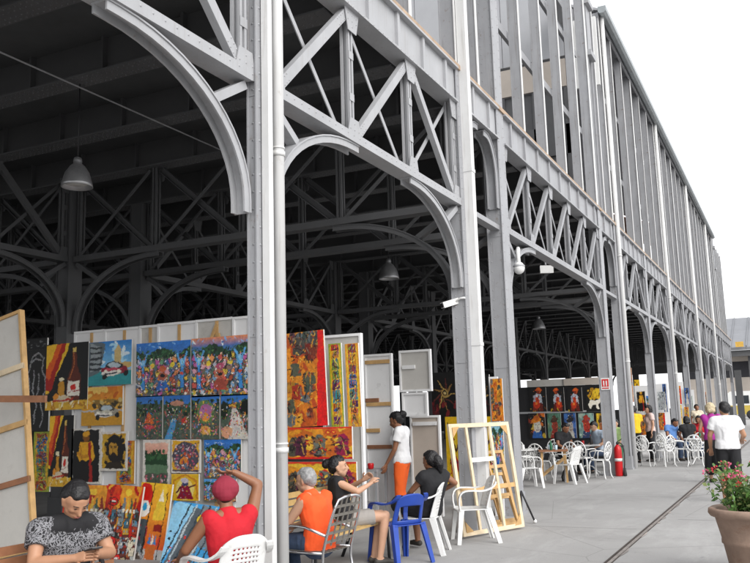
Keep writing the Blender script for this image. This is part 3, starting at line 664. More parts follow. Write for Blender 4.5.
# -- display panels behind the paintings (back to back canvases), battens showing above
YP = 9.62
for k, (xa, xb, dz, mt, lb) in enumerate(((75,105,0,BOARD,'leftmost of the white display panels, behind the black drawing'), (105,140,.0,BOARD,'white display panel behind the rum bottle and car pictures'), (140,158,.01,CANVAS,'narrow white display panel between the car pictures and the blue pictures'), (158,196,.02,BOARD,'white display panel behind the left blue village picture'), (196,233,.03,CANVAS,'white display panel with a crossed batten above the right blue village picture'), (233,262,.03,BOARD,'white display panel half hidden by the near column'))):
    a = atY(xa, 332-(xa-75)*.08, YP); c = atY(xb, 332-(xb-75)*.08, YP)
    t = thing('display_screen', lb, 'panel', (a.x, YP, 0), 0, 'white display panels'); w = c.x-a.x-.012; H = a.z+dz
    MB().box((0,0,0), (w,.025,H)).build('board', mt, t)
    b = MB(); b.box((0,-.02,H-.035), (w,-.001,H)); b.box((0,-.02,0), (.035,-.001,H-.036)); b.build('frame', BOARD, t)
    b = MB(); b.box((w*.55,-.016,.3), (w*.55+.05,-.001,H-.04)); 
    if k == 4: b.bar((w*.3,-.03,H-.5), (w*.62,-.03,H-.08), .02, .045, (0,1,0)); b.bar((w*.75,-.03,H-.5), (w*.66,-.03,H-.22), .02, .04, (0,1,0))
    b.build('batten', WOOD, t)
# white boards on the right, standing on the floor
def board(label, L, T, Rr, B, Y, mt, battens=(), edge=BOARD, group='white boards and canvas backs'):
    a = atY(L, T, Y); c = atY(Rr, B, Y)
    if c.z < .12: c.z = .01
    t = thing('stretched_canvas', label, 'canvas', (a.x, Y, c.z), 0, group); w = c.x-a.x; h = a.z-c.z
    MB().box((.02,.004,.02), (w-.02,.02,h-.02)).build('canvas', mt, t)
    b = MB(); b.box((0,-.02,0), (.03,.045,h)); b.box((w-.03,-.02,0), (w,.045,h)); b.box((.03,-.02,0), (w-.03,.045,.035)); b.box((.03,-.02,h-.035), (w-.03,.045,h)); b.build('frame', edge, t)
    for f0, f1, ff, mm in battens: MB().box((w*f0,-.026,h*ff), (w*f1,.0035,h*ff+.06)).build('batten', mm, t)
    return t
board('tall white board with brown battens behind the standing woman', 364, 355, 397, 522, 12.35, BOARD, ((.05,.93,.94,WOOD),(.05,.93,.68,WOOD),(.03,.5,.705,WOODR),(.03,.5,.52,WOOD),(.05,.93,.42,WOODR)))
board('square white canvas back above the wrapped parcel', 399, 351, 432, 391, 12.6, CANVAS, ((.1,.5,.55,BOARD),))
board('small wrapped white canvas under the square one', 402, 393, 428, 416, 12.55, BOARD)
board('large beige canvas back standing behind the woman in white', 410, 416, 444, 524, 12.9, CANVB, ((.1,.9,.9,BOARD),))
board('large white canvas back behind the yellow strip pictures', 322, 336, 366, 520, 9.75, CANVAS)
b = board('tall canvas back with pine bars leaning at the left edge', -75, 346, 36, 606, 6.3, CANVAS, ((.0,1,.74,WOODP),(.0,1,.50,WOOD),(.02,1,.27,WOODR)), WOOD)
b.rotation_euler = (R(-4), R(-12), 0)
tag(MB().bar(atY(-20,399,6.2), atY(46,399,6.2), .03, .07, (0,1,0)).build('loose_plank', WOODR), 'dark plank sticking out beyond the leaning canvas back', 'plank')
# -- planter with flowers
pp = Vector((3.67,9.25,0))
t = thing('terracotta_planter', 'large weathered terracotta planter at the right edge', 'planter', pp)
MB().lathe([(.26,0),(.28,.02),(.33,.3),(.345,.31),(.345,.34),(.34,.35),(.39,.56),(.43,.57),(.45,.60),(.445,.635),(.42,.65),(.38,.63),(.37,.55)], n=40).build('pot', TERRA, t)
MB().lathe([(.0,.56),(.374,.565),(.374,.55)], n=28).build('soil', SOIL, t)
LEAFA = mat('leaf_green', (.075,.16,.035), .5, var=.4, scale=9); LEAFB = mat('leaf_yellow_green', (.16,.20,.06), .5, var=.4, scale=9)
FLOW = mat('red_petal', (.55,.035,.05), .6, var=.3, scale=12); PINK = mat('pink_petal', (.62,.12,.22), .6, var=.2, scale=12)
random.seed(11)
t = thing('flowering_plant', 'leggy red-flowering plant growing in the terracotta planter', 'plant', pp+Vector((0,0,.56)))
st = MB(); lf = MB(); fl = []
for k in range(58):
    a = random.uniform(0, 6.28); r0 = random.uniform(0, .25); h = random.uniform(.16,.52); r1 = r0+random.uniform(.03,.26)
    p = bez((r0*math.cos(a), r0*math.sin(a), 0), (r0*math.cos(a), r0*math.sin(a), h*.5), (r1*math.cos(a), r1*math.sin(a), h*.7), (r1*math.cos(a+.2), r1*math.sin(a+.2), h), 6)
    st.tube(p, [.006,.005,.005,.004,.004,.003,.003], 5)
    for q in p[1:]:
        for _ in range(4):
            d = Vector((random.gauss(0,1), random.gauss(0,1), random.gauss(.3,.6))).normalized(); l = random.uniform(.035,.075); s = d.orthogonal().normalized()*l*.32; c = q+d*.012
            lf.add([c, c+d*l*.5+s, c+d*l+Vector((0,0,-l*.2)), c+d*l*.5-s], [(0,1,2,3)], random.choice((0,0,1)))
    if h > .3: fl.append(p[-1])
st.build('stem', LEAFA, t); lf.build('foliage', [LEAFA, LEAFB], t, fix=False)
for q in fl[:34]:
    b = MB(); m_ = 0 if random.random() < .5 else 1
    for j in range(random.randint(8,18)):
        d = Vector((random.gauss(0,1), random.gauss(0,1), random.gauss(.4,.7))).normalized(); s = d.orthogonal().normalized(); w = d.cross(s); l = random.uniform(.02,.034); c = q+d*random.uniform(.008,.026)
        b.add([c, c+s*l*.5+d*l*.4, c+d*l*.8+w*.006, c-s*l*.5+d*l*.4], [(0,1,2,3)], 0)
    b.build('flower', [FLOW, PINK][m_], t, fix=False)
# ---------------------------------------------------------------- hand-painted canvases: each picture is brushed in code onto a fine mesh
ARTM = bpy.data.materials.new('oil_paint'); ARTM.use_nodes = True
_t = ARTM.node_tree; _b = _t.nodes['Principled BSDF']; _b.inputs['Roughness'].default_value = .5
_a = _t.nodes.new('ShaderNodeVertexColor'); _a.layer_name = 'paint'
_t.links.new(_a.outputs['Color'], _b.inputs['Base Color'])
_n = _t.nodes.new('ShaderNodeTexNoise'); _n.inputs['Scale'].default_value = 60; _p = _t.nodes.new('ShaderNodeBump'); _p.inputs['Strength'].default_value = .2; _p.inputs['Distance'].default_value = .004
_t.links.new(_n.outputs['Fac'], _p.inputs['Height']); _t.links.new(_p.outputs['Normal'], _b.inputs['Normal'])
def C(h): return np.array([(int(h[i:i+2], 16)/255)**2.2 for i in (0, 2, 4)])*1.02
class Art:
    def __init__(s, w, h, seed=0):
        w, h = int(w*1.4), int(h*1.4); s.w, s.h = w, h; s.a = np.ones((h, w, 3))*.5; s.asp = w/h; s.r = np.random.RandomState(seed)
        s.Y, s.X = np.mgrid[0:h, 0:w]; s.X = s.X/(w-1); s.Y = s.Y/(h-1)
    def put(s, m, c): s.a[m] = C(c) if isinstance(c, str) else c; return s
    def fill(s, c): s.a[:] = C(c); return s
    def grad(s, c0, c1, y0=0, y1=1):
        t = np.clip((s.Y-y0)/(y1-y0), 0, 1)[..., None]; m = (s.Y >= y0) & (s.Y <= y1); v = C(c0)*(1-t)+C(c1)*t; s.a[m] = v[m]; return s
    def ell(s, x, y, rx, ry, c, ang=0):
        dx, dy = (s.X-x), (s.Y-y)/s.asp if False else (s.Y-y); k, q = math.cos(ang), math.sin(ang)
        return s.put(((dx*k+dy*q)/rx)**2+((dy*k-dx*q)/ry)**2 < 1, c)
    def poly(s, p, c):
        m = np.zeros(s.X.shape, bool); n = len(p)
        for i in range(n):
            (x0, y0), (x1, y1) = p[i], p[(i+1) % n]
            if y0 == y1: continue
            m ^= ((s.Y < y0) != (s.Y < y1)) & (s.X < (x1-x0)*(s.Y-y0)/(y1-y0)+x0)
        return s.put(m, c)
    def rect(s, x0, y0, x1, y1, c): return s.put((s.X >= x0) & (s.X <= x1) & (s.Y >= y0) & (s.Y <= y1), c)
    def line(s, p, w, c):
        for (x0, y0), (x1, y1) in zip(p[:-1], p[1:]):
            dx, dy = x1-x0, (y1-y0)/s.asp; L = dx*dx+dy*dy+1e-9; t = np.clip(((s.X-x0)*dx+(s.Y-y0)/s.asp*dy)/L, 0, 1)
            s.put((s.X-x0-t*dx)**2+((s.Y-y0)/s.asp-t*dy)**2 < w*w, c)
        return s
    def dots(s, n, x0, y0, x1, y1, cols, r0=.015, r1=.035, st=1.0):
        for _ in range(n):
            r = s.r.uniform(r0, r1); s.ell(s.r.uniform(x0, x1), s.r.uniform(y0, y1), r, r*s.asp*st, cols[s.r.randint(len(cols))], s.r.uniform(0, 3))
        return s
    def rough(s, k=.25):                       # brush handling: wavering edges, dragged strokes, uneven pigment
        h, w = s.h, s.w
        def soft(n):
            g = s.r.uniform(-1, 1, (max(2, h//n)+2, max(2, w//n)+2)); yy = np.linspace(0, g.shape[0]-1.001, h); xx = np.linspace(0, g.shape[1]-1.001, w); y0 = yy.astype(int); x0 = xx.astype(int); fy = (yy-y0)[:, None]; fx = (xx-x0)[None]
            return g[y0][:, x0]*(1-fy)*(1-fx)+g[y0+1][:, x0]*fy*(1-fx)+g[y0][:, x0+1]*(1-fy)*fx+g[y0+1][:, x0+1]*fy*fx
        iy, ix = np.mgrid[0:h, 0:w]; dy = soft(7)*1.8+s.r.uniform(-.8, .8, (h, w)); dx = soft(7)*1.8+s.r.uniform(-.8, .8, (h, w))
        s.a = s.a[np.clip((iy+dy).round().astype(int), 0, h-1), np.clip((ix+dx).round().astype(int), 0, w-1)]
        n = (1+soft(3)*k*.9+soft(12)*k*.5+s.r.uniform(-k, k*.6, (h, w))*.5)[..., None]; t = np.stack([soft(9), soft(9), soft(9)], -1)*k*.22
        s.a = np.clip(s.a*n*(1+t)+np.abs(t)*.05, .003, .9); return s
    def border(s, f, c):
        fy = f*s.asp; return s.put((s.X < f) | (s.X > 1-f) | (s.Y < fy) | (s.Y > 1-fy), c)
BRIGHT = ['e8d23a','d8452f','e9e4dc','3f86d0','e28a3a','c04a8c','f1b6c0','5cb35a','2a2a30']
def naive(w, h, sd, sky='2f74c8', top=None):
    A = Art(w, h, sd); r = A.r; A.grad('5c6660', sky, 0, 1)
    if top: A.grad(sky, top, .84, 1)
    A.dots(14, 0, .88, 1, .98, ['7fb2e6','dfe9f2',sky], .02, .06, .25); A.dots(130, 0, .02, 1, .72, ['4a5650','6a6c64','7a665a','3a4640','5c7064','84685c'], .03, .06)
    for k in range(13): A.ell(k/12, .74+.07*math.sin(k*.9+sd), .07, .09, ['23402c','2c4f33','1c3526'][k % 3])
    A.dots(120, 0, .66, 1, .84, ['1a3322','3a6842','54804c','101c16','2a5040'], .008, .02)
    for row, (yy, n) in enumerate(((.64, 9), (.53, 8), (.42, 9), (.31, 8), (.20, 9), (.09, 8))):       # rows of little folk, each outlined in black
        for k in range(n):
            x = (k+.5+r.uniform(-.25, .25))/n; y = yy+r.uniform(-.03, .03); c = ['d8b848','b8c4d4','c85a50','7fa6cc','d8a0b0','b85a98','e0905a','6a9a78','a8543c'][r.randint(9)]; a = r.uniform(-.6, .6); q = r.uniform(.7, 1.3)
            A.ell(x, y, .040*q, .058*q, '1a1c20', a); A.ell(x, y, .032*q, .048*q, c, a); A.ell(x+.01, y+.06*q, .02*q, .026*q, '1a1c20'); A.ell(x+.01, y+.06*q, .014*q, .019*q, ['e8d0b0','5a3424','d88a6a','e8e4dc'][r.randint(4)])
            A.line([(x-.03, y+.01), (x+r.uniform(-.08, .08), y+.06)], .007, c)
    for x in (.13, .85):
        A.poly([(x-.04,.12),(x+.05,.12),(x+.03,.6),(x-.03,.6)], '20262c'); A.poly([(x-.03,.13),(x+.04,.13),(x+.02,.6),(x-.02,.6)], '3d86cc'); A.line([(x,.5),(x-.09,.76)], .017, '5aa2dd'); A.line([(x,.5),(x+.08,.78)], .017, '5aa2dd'); A.ell(x,.62,.03,.05,'8cc4e8'); A.ell(x,.40,.025,.03,'c8503c')
    A.poly([(.36,.1),(.64,.1),(.56,.3),(.44,.3)], ['2f66b4','9c4a3c','3f6fa0'][sd % 3]); A.ell(.5,.36,.09,.08,['a85a44','c46a50','7a4a58'][sd % 3]); A.ell(.5,.38,.05,.03,'1c1a1e'); A.ell(.5,.5,.07,.06,['c8603c','b0506c','c89a40'][sd % 3]); A.ell(.3,.56,.04,.045,'e7c93d'); A.ell(.68,.57,.045,.045,'e7c93d')
    A.dots(110, .02, .02, .98, .7, BRIGHT, .005, .012); A.dots(40, .02, .02, .98, .16, ['c8412f','e6e0d8','2a2a30','3c5c8c','e0a03a'], .01, .02)
    for k in range(60):
        x, y = r.uniform(0, 1), r.uniform(.03, .74); A.line([(x, y), (x+r.uniform(-.05, .05), y+r.uniform(-.05, .05))], .005, ['15181a','20222a','efe9df'][k % 3])
    return A.rough(.22)
def hut(w, h, sd, kind):
    A = Art(w, h, sd); A.fill('46564a').grad('3a78c4', '2f6ab8', .8, 1)
    A.dots(80, 0, .55, 1, .9, ['1d3324','2f4d33','41603c','16241a'], .02, .06); A.dots(70, 0, 0, 1, .6, ['5a645a','6a5c50','3a4a42','7a5a50'], .03, .06)
    if kind == 0: A.poly([(.3,.36),(.7,.36),(.5,.62)], 'd8662c'); A.ell(.5,.28,.2,.05,'c23a4c'); A.dots(30, .05,.2,.95,.5,['c8433a','e2853c'],.015,.03)
    if kind == 1: A.poly([(.3,.45),(.5,.45),(.3,0),(.05,0)], '4d93c8'); A.ell(.78,.42,.1,.06,'c23430'); A.dots(30, .05,.3,.95,.8,['b85c50','c23430','e4e0d8'],.012,.026); A.ell(.5,.82,.25,.06,'b9846e')
    if kind == 2: A.ell(.5,.62,.30,.28,'5d7b4a'); A.ell(.5,.62,.22,.2,'a8689a'); A.ell(.5,.50,.14,.1,'d8863c'); A.ell(.5,.2,.2,.1,'d8a050'); A.dots(80,.1,.1,.9,.85,['d8b0c4','c0508c','e8c050','d85848','4a86c4'],.012,.03)
    if kind == 3: A.poly([(.4,.7),(.55,.7),(1,.0),(.25,.0)],'c9c4bd'); A.ell(.85,.7,.2,.16,'111a16'); A.ell(.1,.65,.15,.2,'1b281e'); A.dots(40,.3,.05,.95,.6,['1b1b1e','f0ece4','d8503c','b93c50'],.02,.05,.5); A.ell(.2,.16,.2,.14,'d59a78'); A.dots(20,.3,.7,.7,.85,['d8a03a','c86a4a'],.02,.03)
    A.dots(110, .02, .02, .98, .75, BRIGHT+['16241a','20262a'], .008, .022); return A.rough(.2)
def bottle(w, h, sd, small=False):
    A = Art(w, h, sd); A.fill('0c0a09')
    for k in range(40):
        f = k/39; A.poly([(0,1),(0,.25),(.08,.25),(.55-.45*f+.02,1)], tuple(C('f0c02c')*(1-f)+C('8c1408')*f)) if k == 0 else None
    A.poly([(0,1),(.48,1),(.12,.28),(0,.3)],'a81c0c'); A.poly([(0,1),(.38,1),(.08,.45),(0,.5)],'dd5a14'); A.poly([(0,1),(.25,1),(.04,.62),(0,.65)],'f2bb2a')
    A.rect(0,0,1,.13,'d8a832'); A.dots(20,0,0,1,.13,['e8d070','b47a20','f2e8c0'],.03,.07,.5)
    A.poly([(.50,.12),(.82,.14),(.84,.5),(.74,.66),(.72,.93),(.64,.93),(.62,.66),(.52,.48)],'5a2410'); A.poly([(.53,.2),(.8,.2),(.81,.42),(.54,.42)],'e9e2d4'); A.ell(.67,.33,.06,.055,'c8281c')
    A.poly([(.64,.86),(.72,.86),(.72,.93),(.64,.93)],'d8b860'); A.line([(.56,.45),(.66,.62),(.66,.84)],.012,'b86830'); A.line([(.56,.25),(.78,.27)],.008,'a83020')
    A.poly([(.3,.14),(.46,.14),(.44,.42),(.33,.42)],'c88c28'); A.ell(.38,.46,.07,.035,'e8dcb8'); A.ell(.4,.16,.2,.05,'d8c8a8'); A.line([(.2,.12),(.65,.16)],.02,'b8301c'); A.ell(.25,.2,.06,.05,'e2902c')
    return A.rough(.12)
def car(w, h, sd, blue):
    A = Art(w, h, sd)
    if blue:
        A.grad('7fc0e4','2a7cc8',.35,1); A.dots(12,.3,.5,1,.95,['a8d8f0','d8eaf2'],.06,.14,.35); A.rect(0,0,1,.32,'2f8f94'); A.poly([(0,.2),(.28,.3),(.42,.95),(.3,1),(0,1)],'5e6a70'); A.poly([(.08,.3),(.3,.4),(.3,.9),(.06,.98)],'8f979a')
        for k in range(5): A.rect(.06,.35+k*.12,.34,.40+k*.12,'30363a')
        A.poly([(.60,.45),(.78,.45),(.76,.8),(.69,.92),(.62,.8)],'cbb077'); A.rect(.75,.38,1,.5,'c9a868'); b = '8c1f34'
    else:
        A.grad('e0a32c','c86a1c',.4,1); A.dots(20,0,.6,1,1,['e8c060','b85818','d88830'],.06,.16,.35); A.rect(0,0,1,.36,'c8922c'); A.rect(.3,.45,1,.66,'8a6a30'); A.dots(20,.3,.45,1,.65,['3c3424','c8b070','d8a848'],.02,.05); b = '9a9688'
    A.ell(.62,.34,.30,.12,b); A.ell(.62,.43,.19,.10,'2a2c30' if blue else '4c4a40'); A.ell(.62,.45,.14,.06,'b8c8d0'); A.ell(.55,.27,.22,.06,'e4dfd6'); A.rect(.4,.24,.75,.28,'40444a'); A.ell(.42,.32,.04,.045,'f0ead8'); A.ell(.72,.30,.05,.05,'f0ead8'); A.ell(.88,.26,.055,.07,'16171a'); A.ell(.4,.2,.055,.06,'16171a'); A.ell(.6,.36,.2,.03,'c84a5c' if blue else 'c8c4b4')
    return A.rough(.12)
def figure_lines(w, h, sd):
    A = Art(w, h, sd); A.fill('060606'); c = '8a8a8c'
    for p in ([(.3,.80),(.35,.92),(.6,.96),(.75,.88),(.72,.74)], [(.35,.84),(.5,.90),(.66,.86)], [(.72,.74),(.85,.66),(.85,.5),(.7,.36),(.8,.2),(.7,.04)], [(.3,.8),(.2,.7),(.3,.55),(.25,.4),(.35,.2),(.3,.06)], [(.45,.74),(.4,.5),(.55,.3),(.45,.1)], [(.6,.7),(.62,.5),(.5,.36)]): A.line(p,.02,c)
    return A.rough(.3)
def portrait(w, h, sd):
    A = Art(w, h, sd); A.fill('c79c2a'); A.dots(20,0,0,1,1,['d8b040','b08420'],.08,.2); A.ell(.54,.56,.33,.36,'17110b'); A.dots(26,.2,.2,.9,.88,['120d08','1d150c'],.04,.08); A.poly([(.1,0),(.9,0),(.75,.22),(.28,.22)],'2a2214'); A.ell(.48,.54,.17,.25,'b8892c'); A.ell(.47,.36,.15,.10,'171109'); A.ell(.52,.80,.24,.09,'120d08'); A.ell(.44,.80,.2,.06,'120d08'); A.ell(.41,.59,.045,.018,'1a120a'); A.ell(.56,.59,.045,.018,'1a120a'); A.line([(.48,.58),(.46,.47),(.5,.46)],.012,'7a5416'); A.line([(.41,.41),(.55,.41)],.018,'2a1c0e'); A.line([(.36,.64),(.46,.63)],.014,'1a120a'); A.line([(.52,.63),(.62,.64)],.014,'1a120a')
    return A.border(.07,'d9d5cc').rough(.15)
def yellowman(w, h, sd):
    A = Art(w, h, sd); A.fill('0a0706'); A.ell(.5,.84,.1,.09,'7a4c14'); A.ell(.5,.90,.13,.06,'d89a20'); A.poly([(.22,.5),(.30,.76),(.70,.76),(.80,.5),(.72,.4),(.3,.4)],'e0a421'); A.line([(.25,.55),(.4,.48),(.6,.5)],.05,'c8861c'); A.poly([(.62,.02),(.75,.02),(.66,.75),(.58,.75)],'9c1c12'); A.poly([(.3,.0),(.6,.0),(.62,.42),(.34,.42)],'17100c'); A.line([(.3,.7),(.36,.45)],.015,'a86c14')
    return A.border(.06,'d8d4cc').rough(.15)
def street(w, h, sd):
    A = Art(w, h, sd); r = A.r; A.grad('b81a10','d8481a',.4,1); A.poly([(.35,.5),(.75,.45),(.98,1),(.4,1)],'e09428'); A.dots(20,0,.6,1,1,['d8301c','e8a030','c82414','a81810'],.04,.12); A.ell(.62,.92,.09,.04,'f2c73a')
    for row in range(8):
        for k in range(5):
            x = .02+k*.2+r.uniform(-.05,.05); y = .02+row*.085+r.uniform(-.02,.02); a = r.uniform(.10,.17); b = r.uniform(.07,.12); c = ['7d8a90','b8a888','48606c','8a94a0','c89a38','6a3028','d8cdb8','a8442c','3c3834'][r.randint(9)]
            A.poly([(x-.012,y-.005),(x+a+.012,y-.005),(x+a+.012,y+b),(x+a/2,y+b*1.5),(x-.012,y+b)],'1c1512'); A.poly([(x,y),(x+a,y),(x+a,y+b*.95),(x,y+b*.95)], c); A.poly([(x,y+b*.95),(x+a,y+b*.95),(x+a/2,y+b*1.4)], ['a82c1c','5c2418','78828a','c86a28'][r.randint(4)])
            for q in range(2): A.rect(x+.02+q*.06,y+b*.3,x+.05+q*.06,y+b*.62,['1a1614','e8e0cc','2a8cc0'][r.randint(3)])
    for x, y in ((.22,.80),(.30,.34),(.52,.15)): A.ell(x,y,.15,.055,'2a0a08'); A.ell(x,y,.13,.045,'d41c14'); A.ell(x,y,.09,.02,'5c0808'); A.ell(x,y+.008,.07,.01,'efe6dc')
    for k in range(4): x = .5+.1*k; A.poly([(x,.62),(x+.07,.62),(x+.065,.78),(x+.045,.86),(x+.02,.86),(x+.005,.78)],['6d7f8a','d8b040','3c5c48','8a3020'][k]); A.rect(x+.01,.68,x+.06,.73,'e8e2d4')
    A.line([(.0,.1),(.2,.5),(.1,.95)],.008,'1c1210'); return A.rough(.2)
def street2(w, h, sd):
    A = Art(w, h, sd); A.grad('d8501c','e6b42c',.2,1); A.ell(.2,.84,.22,.16,'c62018'); A.ell(.2,.68,.2,.10,'e8e2da'); A.ell(.22,.70,.06,.05,'30a0d4'); A.poly([(.5,.55),(.9,.55),(.86,.95),(.7,1)],'e8c03a'); A.poly([(.62,.78),(.8,.78),(.71,.94)],'f4ead0'); A.rect(.6,.42,.85,.5,'8a1c14'); A.rect(0,.15,.38,.55,'4a5258'); A.dots(14,0,.15,.38,.55,['242a2e','8a949a','a03048'],.03,.07); A.poly([(.4,0),(.75,0),(.74,.24),(.44,.24)],'c8682a')
    for k in range(4): A.poly([(.45+.1*k,.26),(.55+.1*k,.26),(.5+.1*k,.40)],['3c7cb8','e8e0d0','3c7cb8','c83a28'][k])
    A.line([(.3,0),(.45,1)],.014,'2a1c14'); A.line([(.8,0),(.9,.9)],.012,'2a1c14'); A.poly([(0,0),(.4,0),(.2,.16)],'5a5048'); A.dots(14,0,0,.5,.15,['d8d0c4','1e1a18','78828a'],.02,.04); return A.rough(.15)
def bluestreet(w, h, sd):
    A = Art(w, h, sd); A.fill('3f98d4'); A.poly([(0,0),(.42,.95),(.1,1),(0,.9)],'8cc4e4'); A.poly([(.05,0),(.5,0),(.62,.9),(.36,.95)],'565f66'); A.poly([(.45,.4),(1,.25),(1,.95),(.5,.98)],'747d82'); A.poly([(.5,.55),(.95,.5),(.92,.8),(.52,.82)],'2c3338'); A.rect(.46,.66,.74,.84,'e2c02c'); A.line([(.5,.74),(.7,.76)],.015,'3a3418')
    for k in range(7): A.line([(.0+.1*k,0),(.3+.11*k,.98)],.012,['20262a','b8c4c8','38424a'][k % 3])
    A.poly([(.75,0),(1,0),(1,.4),(.85,.3)],'2c86c4'); A.dots(30,.05,.02,.95,.6,['1d2226','c8d4d8','c8342a','4aa0d8'],.012,.03); A.poly([(.1,0),(.3,0),(.34,.14)],'c83028'); return A.rough(.15)
def flowers(w, h, sd): return Art(w, h, sd).fill('e8e2d0').dots(150,0,0,1,1,['e0607c','58a8d8','e8c83c','7cc46c','d88a3c','c84a9c','f4f0e4','3c6cb8'],.04,.1).dots(60,0,0,1,1,['f4e8b0','d83c4c','3a8a5a'],.015,.04).rough(.1)
def abstract(w, h, sd, red=True):
    A = Art(w, h, sd); r = A.r; A.grad('c46c18','d08420',0,1); A.dots(40,0,0,1,1,['d8962a','b05014','c06818','cc8424','a84418'],.06,.16)
    for _ in range(26):
        x, y = r.uniform(-.05,.7), r.uniform(.0,.9); a, b = r.uniform(.12,.34), r.uniform(.06,.16); c = ['6c2014','4c5040','38443c','7c4020','942c18','5c3848','3a3026','586064','a8741c','70301c','44403c'][r.randint(11)]
        A.poly([(x,y+.01),(x+a*.5,y-.01),(x+a,y+.01),(x+a*.95,y+b),(x+a*.4,y+b+.012),(x+.01,y+b)], c); A.dots(7, x, y, x+a, y+b, [c,'241a14','b8802c','7a6a58','8c3c24'], .02, .05, .7)
    for _ in range(90):
        x, y = r.uniform(.0,.9), r.uniform(.02,.98); A.line([(x,y),(x+r.uniform(-.09,.09),y+r.uniform(-.03,.03)),(x+r.uniform(-.09,.09),y+r.uniform(-.04,.04))], r.uniform(.004,.009), ['1c1410','3a1a10','2a1814','d8b04a','6a2414'][_ % 5])
    if red: A.poly([(.74,0),(1,0),(1,1),(.86,1)],'cc130e'); A.dots(10,.8,0,1,1,['c01410','d41a10'],.03,.08)
    return A.rough(.28)
def strip(w, h, sd):
    A = Art(w, h, sd); r = A.r; A.fill('d0a424'); A.dots(20,0,0,1,1,['d8b030','c08c20','b8981c'],.1,.25,.4); A.border(.10,'8a9a34' if sd % 2 else 'cc8a2a'); cs = ['b8481c','2a7a84','c8601c','5e2c5c','b8781c','6a8230','1c5894','4a2450','8c3c18','90a03c','b82c1c']; y = .03
    while y < .93:
        b = r.uniform(.07,.17); A.poly([(.2,y),(.8,y+.005),(.78,y+b-.01),(.22,y+b-.01)], cs[r.randint(11)]); A.dots(9,.25,y+.01,.75,y+b-.02,cs,.06,.16,.35)
        for _ in range(5): A.line([(r.uniform(.25,.75), r.uniform(y,y+b)), (r.uniform(.25,.75), r.uniform(y,y+b))], .02, ['241812','3a2016','e0c050'][_ % 3])
        y += b
    return A.rough(.25)
def maskpic(w, h, sd):
    A = Art(w, h, sd); r = A.r; A.fill('d09a20'); A.dots(40,0,0,1,1,['c07018','d8ac30','cc8420','b85c18'],.05,.14)
    for x, c, c2, hh in ((.10+.02*r.rand(),'4c4a3c','2c2a26',.3),(.22,'4c1c34','341228',.34),(.50+.06*r.rand(),'62665e','3c443e',.36),(.86,'8c1040','64083c',.38)):
        A.poly([(x-.09,.1),(x+.09,.1),(x+.08,.3+hh),(x+.02,.42+hh),(x-.05,.38+hh),(x-.09,.2+hh)], c); A.dots(16,x-.08,.1,x+.08,.3+hh,[c,c2,'7a5a3c','241a18'],.02,.045); A.line([(x-.04,.2),(x+.02,.55),(x-.03,.7)],.008,'181210'); A.line([(x+.05,.15),(x,.5)],.007,'c89a3c')
    A.ell(.64,.84,.035,.07,'b81c14'); A.ell(.64,.84,.015,.03,'e0a030'); A.ell(.72,.84,.035,.07,'b81c14'); A.ell(.72,.84,.015,.03,'e0a030'); A.dots(40,.3,.15,.8,.75,['b82818','d8b03a','3a2418','8c5018','5c1c24'],.012,.028); A.rect(0,.0,1,.06,'c41410'); A.rect(0,.94,1,1,'c8321a')
    return A.rough(.25)
def saint(w, h, sd):
    A = Art(w, h, sd); A.fill('e0b224'); A.ell(.5,.42,.34,.40,'f0d878'); A.poly([(.2,.05),(.8,.05),(.64,.58),(.38,.58)],'8e1634'); A.ell(.5,.68,.12,.13,'3a4470'); A.ell(.5,.76,.14,.1,'c8c0d0'); A.line([(.66,.5),(.88,.6)],.03,'5a1a30'); A.line([(.34,.5),(.2,.3)],.03,'5a1a30'); A.dots(16,.3,.1,.7,.6,['d8d0d8','5a3c60','c8a03c'],.015,.03); A.line([(.05,.1),(.1,.75),(.5,.98),(.9,.75),(.95,.1)],.03,'c8801c'); return A.rough(.15)
def treepic(w, h, sd):
    A = Art(w, h, sd); A.fill('dba524'); A.ell(.5,.5,.46,.44,'4c4854'); A.dots(170,.08,.1,.92,.9,['8c6c7c','d8c8cc','3c3444','b0486c','58788c','d87850','c0b4bc'],.015,.035); A.rect(0,0,1,.08,'5a4c50'); A.dots(20,.35,.3,.65,.6,['d8842c','c85028'],.03,.05); return A.border(.04,'ddd8d0').rough(.15)
def forestpic(w, h, sd):
    A = Art(w, h, sd); A.grad('d89080','e6c0a8',.7,1); A.rect(0,.5,1,.72,'1e4026'); A.dots(40,0,.62,1,.78,['24502c','16301c','38643c'],.03,.07); A.rect(0,.32,1,.5,'5a7a5c'); A.rect(0,0,1,.34,'4c5448'); A.dots(60,0,0,1,.3,['c8506c','e0b0bc','3a4038','b83c50','5c6c58'],.02,.04); return A.border(.10,'dad6ce').rough(.15)
